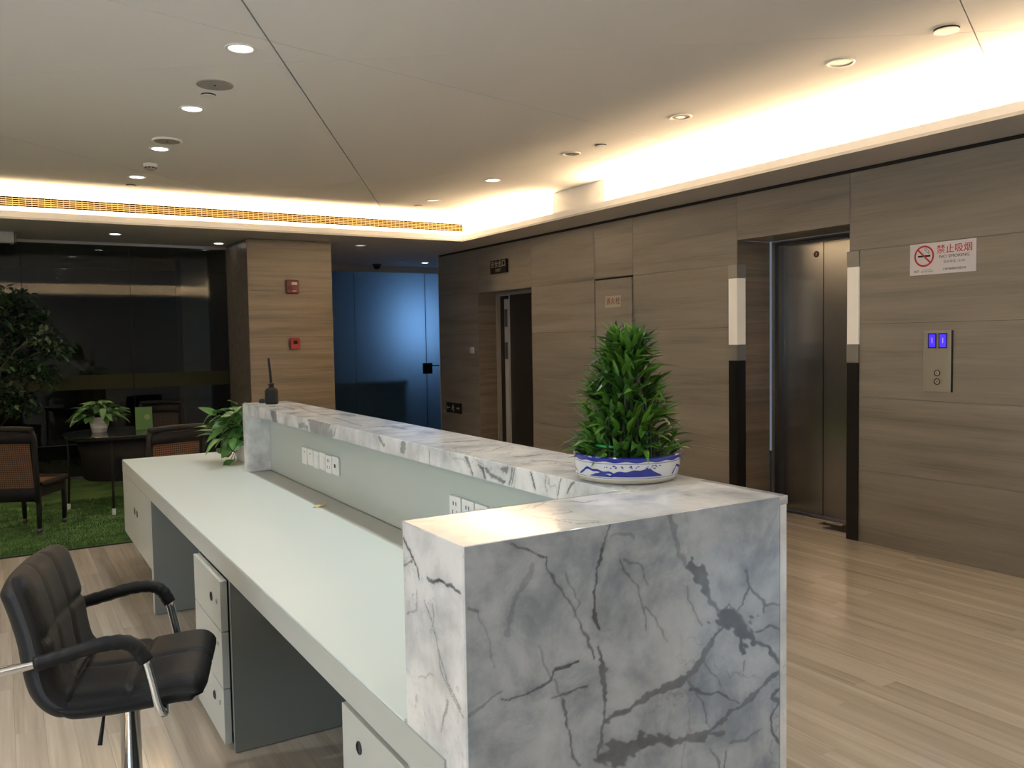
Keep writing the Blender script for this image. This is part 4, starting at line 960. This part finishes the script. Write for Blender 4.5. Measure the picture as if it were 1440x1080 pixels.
for k in range(4):
    g = G(); leaf_geo(g, Matrix(), .07, .034, curl=.15+.1*k, fold=.2, seg=5); me = bpy.data.meshes.new('leaf'); me.from_pydata(g.v, [], g.f); me.materials.append(MATS['tree_leaf']); lt_.append(me)
for i, (M, L_) in enumerate(big):
    o = bpy.data.objects.new('leaf', lt_[i % 4]); COL.objects.link(o); o.parent = tr; o.matrix_local = M @ Matrix.Scale(L_/.07, 4)
br.obj('branches', MATS['trunk'], tr, True); tag(lv.obj('leaf', MATS['tree_leaf'], tr), kind='stuff')

# ================================================================== SMALL THINGS ON THE COUNTER
bt = thing('reed_diffuser', 'dark glass diffuser bottle with a single upright reed on the bar end', 'diffuser', (1.40, 5.16, 1.1755))
G().lathe([(.034, 0), (.0385, .004), (.040, .02), (.0395, .078), (.034, .092), (.018, .100), (.015, .105), (.015, .118)], 28).obj('bottle', MATS['print_dark'], bt, True)
G().lathe([(.019, .118), (.021, .120), (.021, .125), (.013, .128)], 24).obj('collar', MATS['black_plastic'], bt)
G().tube([(.0, 0, .11), (-.005, 0, .20), (-.011, .0, .278)], [.0085, .0078, .007], 8).obj('reed', MATS['print_dark'], bt, True)
cp = thing('stopper_cap', 'small black stopper lying behind the diffuser bottle', 'cap', (1.375, 5.29, 1.1755))
G().lathe([(.018, 0), (.019, .004), (.019, .022), (.012, .028)], 20).obj('cap', MATS['black_plastic'], cp, True); G().tube([(.02, 0, .010), (.055, .008, .007)], .006, 8).obj('stem', MATS['black_plastic'], cp, True)
yl = thing('fallen_leaf', 'dry yellow leaf lying on the white worktop', 'leaf', (1.27, 3.96, .7515), R(35))
g = G(); leaf_geo(g, Matrix(), .085, .04, curl=-.1, fold=.25, seg=8, heart=True); o = g.obj('blade', MATS['yellow_leaf'], yl, True); so = o.modifiers.new('s', 'SOLIDIFY'); so.thickness = .0008
G().tube([(.0, 0, .001), (-.018, .004, .002)], .0012, 6).obj('stalk', MATS['stalk'], yl)

# ================================================================== WALL FITTINGS
X5 = XWALL-.0005
# lift lobby light posts
for y, s, lab in ((EL[1], 1, 'black and cream light post wrapping the left jamb of the lift'), (EL[0], -1, 'black and cream light post wrapping the right jamb of the lift')):
    t = thing('light_post', lab, 'light', (XWALL, y, 0))
    def L_part(name, z0, z1, mat, e=0.0):
        a, b = sorted((0-s*.009-s*e, s*.088+s*e)); c, d = sorted((-s*.0005, -s*(.010+e)))
        G().box(-.013-e, -.0005, a, b, z0, z1).box(-.0005, .088+e, c, d, z0, z1).obj(name, MATS[mat], t)
    L_part('lower_panel', .003, 1.327, 'post_black'); L_part('middle_collar', 1.328, 1.463, 'post_cap', .002); L_part('lamp_glass', 1.464, 2.03, 'post_glass'); L_part('top_collar', 2.031, 2.147, 'post_cap', .002)
# hall call panel
cpn = thing('lift_call_panel', 'brushed steel lift call panel with two blue displays and two buttons', 'call panel', (X5, 3.405, 1.348))
box('face_plate', -.012, 0, -.099, .099, -.207, .207, MATS['panel_steel'], cpn, bev=.002)
box('back_box', -.009, 0, -.108, -.0995, -.204, .207, MATS['gap_dark'], cpn)
for yc in (.033, -.043):
    s_ = box('display_frame', -.0135, -.0122, yc-.030, yc+.030, .088-.0, .208-.02, MATS['print_dark'], cpn)
    box('display', -.0142, -.0136, yc-.0225, yc+.0225, .096, .180, MATS['screen_blue'], s_)
    text('floor_digit', '1', .05, onwall(-.0144, yc, .138), MATS['screen_digit'], s_)
for zc in (-.079, -.137):
    M = Matrix.Translation((-.012, -.005, zc)) @ Matrix.Rotation(R(-90), 4, 'Y')
    b_ = G().lathe([(.0215, 0), (.0215, .003), (.0165, .0032), (.016, .001)], 26, M=M, cap=False).obj('button', MATS['print_dark'], cpn)
    G().lathe([(.0155, 0), (.0155, .0022), (.013, .003)], 24, M=M).obj('button_cap', MATS['steel_trim'], b_)
    s2 = 1 if zc > -.1 else -1
    me_obj('arrow', [(-.0156, -.005-.006, zc-.003*s2), (-.0156, -.005+.006, zc-.003*s2), (-.0156, -.005, zc+.006*s2)], [(0, 1, 2)], MATS['print_dark'], b_)
# no-smoking sign
ns = thing('no_smoking_sign', 'white no-smoking notice with red lettering above the call panel', 'sign', (X5, 3.38, 2.04), 0)
box('board', -.003, 0, -.232, .232, -.106, .106, MATS['paper'], ns)
def ringgeo(g, cy, cz, r0, r1, n=40, x=-.0036):
    v = []
    for i in range(n): a = 6.283*i/n; v += [(x, cy+r0*math.cos(a), cz+r0*math.sin(a)), (x, cy+r1*math.cos(a), cz+r1*math.sin(a))]
    g.add(v, [(2*i, 2*i+1, (2*i+3) % (2*n), (2*i+2) % (2*n)) for i in range(n)])
cy, cz = .128, .020
g = G(); g.box(-.0036, -.0031, cy-.045, cy+.045, cz-.006, cz+.006); g.obj('cigarette', MATS['print_dark'], ns)
g = G(); ringgeo(g, cy-.022, cz+.034, .008, .0105, 18); ringgeo(g, cy-.010, cz+.046, .007, .0092, 18); ringgeo(g, cy-.036, cz+.020, .006, .008, 14, ); g.obj('smoke_curl', MATS['print_dark'], ns)
g = G(); ringgeo(g, cy, cz, .060, .072, x=-.0042); Mx = Matrix.Translation((0, cy, cz)) @ Matrix.Rotation(R(-45), 4, 'X'); g.box(-.0044, -.0038, -.0055, .0055, -.062, .062, M=Mx); g.obj('ban_symbol', MATS['print_red'], ns)
text('heading', '禁止吸烟', .062, onwall(-.0034, -.085, .052), MATS['print_red'], ns, bold=.003)
text('subheading', 'NO SMOKING', .0285, onwall(-.0034, -.085, .006), MATS['print_dark'], ns, sx=1.15)
text('phone_line', '投诉电话: 12345', .021, onwall(-.0034, -.085, -.030), MATS['print_grey'], ns)
text('issuer_line', '上海市健康促进委员会', .0165, onwall(-.0034, -.085, -.078), MATS['print_dark'], ns)
text('fine_heading', '处罚', .018, onwall(-.0034, .182, -.082), MATS['print_dark'], ns)
text('fine_line', '个人 50-200元\n场所 2000-30000元', .0115, onwall(-.0034, .105, -.081), MATS['print_grey'], ns)
# exit signs
ex = thing('exit_sign', 'black exit sign board above the dark stair door', 'sign', (X5, 9.21, 2.45), 0)
box('casing', -.03, 0, -.20, .20, -.083, .083, MATS['print_dark'], ex, bev=.003); text('lettering', '安全出口', .092, onwall(-.0306, 0, .026), MATS['label_silver'], ex, bold=.002); text('lettering', 'EXIT', .052, onwall(-.0306, 0, -.048), MATS['label_silver'], ex, sx=1.2)
e2 = thing('exit_sign', 'low black direction sign near the floor beside the blue glass', 'sign', (X5, 10.52, .595), 0)
box('casing', -.03, 0, -.21, .21, -.072, .072, MATS['print_dark'], e2, bev=.003)
g = G(); g.box(-.0312, -.0306, .09, .16, -.008, .008).add([(-.0312, .16, -.03), (-.0312, .19, 0), (-.0312, .16, .03)], [(0, 1, 2)]).box(-.0312, -.0306, -.16, -.09, -.008, .008).add([(-.0312, -.16, -.03), (-.0312, -.19, 0), (-.0312, -.16, .03)], [(0, 2, 1)])
g.lathe([(.011, 0), (.011, .0006)], 14, M=Matrix.Translation((-.0306, -.005, .042)) @ Matrix.Rotation(R(-90), 4, 'Y')).tube([(-.031, .0, .028), (-.031, .008, -.004)], .009, 6).tube([(-.031, .03, .012), (-.031, .0, .024), (-.031, -.028, .006)], .005, 6).tube([(-.031, .006, -.004), (-.031, -.018, -.024), (-.031, -.012, -.05)], .006, 6).tube([(-.031, .008, -.004), (-.031, .028, -.022), (-.031, .048, -.030)], .006, 6)
g.obj('pictogram', MATS['label_silver'], e2)
# hydrant cabinet
hy = thing('hydrant_cabinet', 'flush pale stone-fronted fire hydrant cabinet behind the bamboo', 'cabinet', (XWALL, 6.915, 0))
hd = box('door', -.012, .012, -.302, .302, .012, 2.138, MATS['stone_wall'], hy); box('frame', .013, .05, -.305, .305, .002, 2.156, MATS['gap_dark'], hy)
hs_ = box('sign_plate', -.0145, -.0125, -.128, .128, 1.848, 1.968, MATS['label_silver'], hy); text('lettering', '消火栓', .078, onwall(-.0148, 0, 1.908), MATS['dark_red'], hs_, bold=.008)
# light switches
sw = thing('wall_switch', 'grey wall switch, left one of the pair beside the stair door', 'switch', (X5, 10.10, 1.40)); box('plate', -.010, 0, -.055, .055, -.043, .043, MATS['panel_steel'], sw, bev=.002); box('rocker', -.014, -.0105, -.035, .035, -.03, .03, MATS['panel_steel'], sw)
sw = thing('wall_switch', 'white wall switch, right one of the pair beside the stair door', 'switch', (X5, 9.975, 1.40)); box('plate', -.010, 0, -.05, .05, -.043, .043, MATS['white_plastic'], sw, bev=.002); box('rocker', -.014, -.0105, -.03, .03, -.03, .03, MATS['white_plastic'], sw)
# fire alarm devices on the pillar
al = thing('alarm_sounder', 'dark red fire alarm sounder high on the stone pillar', 'alarm', (2.98, 9.9495, 2.20))
box('housing', -.075, .075, -.045, 0, -.080, .080, MATS['dark_red'], al, bev=.014); box('strobe_lens', -.018, .05, -.052, -.0455, .022, .052, MATS['white_plastic'], al, bev=.003); box('label_strip', -.005, .035, -.0465, -.0455, -.055, -.045, MATS['paper'], al)
g = G(); [g.box(-.060+.012*i, -.054+.012*i, -.0465, -.0455, -.04, .01) for i in range(4)]; g.obj('grille', MATS['print_dark'], al)
cpt = thing('alarm_call_point', 'bright red manual fire call point lower on the pillar', 'alarm', (2.99, 9.9495, 1.53))
box('housing', -.058, .058, -.042, 0, -.062, .062, MATS['red_plastic'], cpt, bev=.010); box('window', -.024, .026, -.0455, -.0425, -.005, .035, MATS['print_dark'], cpt); box('hinge_tab', -.05, .05, -.030, -.006, .0625, .070, MATS['red_plastic'], cpt)

# ================================================================== CEILING FITTINGS
def downlight(x, y, z, r, state, label, group='round recessed downlights'):
    t = thing('downlight', label, 'downlight', (x, y, z), 0, group)
    G().lathe([(r, -.0002), (r, -.004), (r*.96, -.0065), (r*.80, -.006), (r*.76, -.0015)], 32, cap=False).obj('trim_ring', MATS['white_metal'], t, True)
    mt = {'on': 'lamp_on', 'dim': 'lamp_dim', 'off': 'white_metal', 'dark': 'speaker_mesh'}[state]
    G().lathe([(r*.775, -.0012), (r*.4, -.0016)], 28).obj('lens', MATS[mt], t)
    if state == 'dark': G().lathe([(r*.45, -.0018), (r*.45, -.0035)], 20).obj('reflector', MATS['chrome'], t)
    return t
nm = ['nearest and largest', 'second', 'third', 'farthest']
for i, y in enumerate((4.50, 5.79, 7.08, 8.35)): downlight(1.12, y, CZ, .078, 'on', f'lit round downlight, {nm[i]} of the four in the left ceiling row')
for y, s_, lab in ((3.17, 'off', 'unlit round downlight closest to us in the right ceiling row'), (4.47, 'dark', 'unlit downlight with a dark lamp, second in the right ceiling row'), (5.78, 'dark', 'small dark adjustable downlight, middle of the right ceiling row'), (7.08, 'on', 'lit round downlight, fourth in the right ceiling row'), (8.38, 'dim', 'faintly lit round downlight at the far end of the right ceiling row')): downlight(4.09, y, CZ, .078, s_, lab)
for x, y, s_, lab in ((1.116, 10.124, 'on', 'lit downlight in the dark soffit above the wicker lounge'), (3.933, 10.164, 'dim', 'faint downlight in the soffit right of the stone pillar'), (5.72, 12.06, 'on', 'lit downlight in the corridor ceiling by the blue glass'), (2.3, 10.6, 'on', 'lit soffit downlight close beside the stone pillar'), (5.3, 12.04, 'off', 'unlit downlight in the corridor ceiling near the dome camera')): downlight(x, y, SZ, .07, s_, lab)
for y, wh in ((3.21, 'directly over the middle drawer cabinet'), (1.92, 'directly over the near end of the worktop'), (.63, 'just in front of the marble end block'), (-.66, 'behind the viewer in the left row')): downlight(1.12, y, CZ, .078, 'on', 'unseen lit ceiling downlight '+wh, 'downlights overhead outside the frame')
for y, wh in ((1.3, 'beyond the upper right corner'), (-.2, 'of the right row level with the viewer')): downlight(4.09, y, CZ, .078, 'on', 'unseen lit ceiling downlight '+wh, 'downlights overhead outside the frame')
for y, wh in ((5.79, 'left of the photo level with the pothos'), (3.21, 'to the left of the black swivel stool'), (.63, 'at the viewer\'s left')): downlight(-1.8, y, CZ, .078, 'on', 'unseen lit ceiling downlight '+wh, 'downlights overhead outside the frame')
for x, y, lab, drop in ((1.138, 5.199, 'flat round ceiling speaker between the two nearest left downlights', .004), (1.123, 6.759, 'round ceiling speaker with a raised rim just before the third downlight', .012)):
    t = thing('ceiling_speaker', lab, 'speaker', (x, y, CZ))
    G().lathe([(.105, -.0002), (.105, -drop), (.098, -drop-.002), (.088, -drop)], 40, cap=False).obj('rim', MATS['white_metal'] if drop > .01 else MATS['speaker_mesh'], t, True); G().lathe([(.090, -drop), (.02, -drop-.001)], 36).obj('grille', MATS['speaker_mesh'], t); G().lathe([(.006, -drop-.001), (.006, -drop-.004)], 12).obj('centre_stud', MATS['print_dark'], t)
t = thing('smoke_detector', 'round white smoke detector hanging near the farthest left downlight', 'detector', (1.139, 7.70, CZ))
G().lathe([(.056, -.0002), (.056, -.018), (.05, -.03)], 30).obj('base', MATS['white_metal'], t, True); G().lathe([(.047, -.0305), (.046, -.042), (.030, -.052), (.01, -.055)], 30).obj('sensor_head', MATS['speaker_mesh'], t, True)
g = G(); [g.box(.0455, .049, -.006, .006, -.041, -.032, M=Matrix.Rotation(6.283*i/10, 4, 'Z')) for i in range(10)]; g.obj('vent_slots', MATS['print_dark'], t)
for x, y, r, lab in ((1.147, 5.422, .042, 'concealed sprinkler cover with a dark gap beside the near speaker'), (4.121, 5.421, .042, 'concealed sprinkler cover beside the middle right downlight'), (1.122, 8.79, .042, 'tiny sprinkler cover at the far end of the left row'), (4.092, 8.773, .042, 'tiny sprinkler cover at the far end of the right row'), (4.124, 2.57, .058, 'white round cover on the ceiling at the upper right')):
    t = thing('sprinkler_cover', lab, 'sprinkler', (x, y, CZ)); G().lathe([(r*1.04, -.0002), (r*1.04, -.002)], 28).obj('dark_recess', MATS['gap_dark'], t); G().lathe([(r, -.007), (r, -.010), (r*.7, -.011)], 28).obj('cover_plate', MATS['white_metal'], t); G().lathe([(.008, -.002), (.008, -.007)], 10).obj('stem', MATS['gap_dark'], t)
dm = thing('dome_camera', 'small black security dome on the corridor ceiling', 'camera', (5.12, 12.55, SZ)); G().lathe([(.07, -.0002), (.07, -.025), (.062, -.03)], 28).obj('base', MATS['dark_steel'], dm, True); G().lathe([(.056, -.030), (.054, -.05), (.036, -.075), (.01, -.085)], 28).obj('dome', MATS['black_plastic'], dm, True)
# air grille in the far cove
ag = thing('air_grille', 'long slotted brass-coloured air grille in the far lit cove', 'vent', (0, 9.62, 0))
gx0, gx1, gz0, gz1 = -3.3, 5.10, 2.912, 3.008
box('dark_duct', gx0, gx1, -.004, -.002, gz0, gz1, MATS['grille_dark'], ag)
G().box(gx0-.012, gx0, -.014, -.0005, gz0-.012, gz1+.012).box(gx1, gx1+.012, -.014, -.0005, gz0-.012, gz1+.012).box(gx0, gx1, -.014, -.0005, gz1, gz1+.012).box(gx0, gx1, -.014, -.0005, gz0-.012, gz0).obj('frame', MATS['white_metal'], ag)
for i in range(4): z = gz0+(i+1)*(gz1-gz0)/5; box('slat', gx0, gx1, -.012, -.0045, z-.0040, z+.0040, MATS['grille_slat'], ag)
g = G(); k = 0
x = gx0+.05
while x < gx1: g.box(x-.0025, x+.0025, -.0115, -.0045, gz0, gz1); x += .055
tag(g.obj('divider', MATS['grille_slat'], ag), kind='stuff')
# air curtain box above the lounge, far left
ac = thing('air_curtain', 'grey air curtain unit fixed under the soffit at the upper left', 'air unit', (-.55, 10.35, SZ))
o = box('housing', -.75, .72, -.09, .10, -.125, -.001, MATS['soffit_paint'], ac, bev=.015); box('end_cap', .7205, .745, -.085, .095, -.12, -.004, MATS['dark_steel'], ac, bev=.01); box('outlet', -.70, .68, -.05, .05, -.129, -.1255, MATS['gap_dark'], ac)
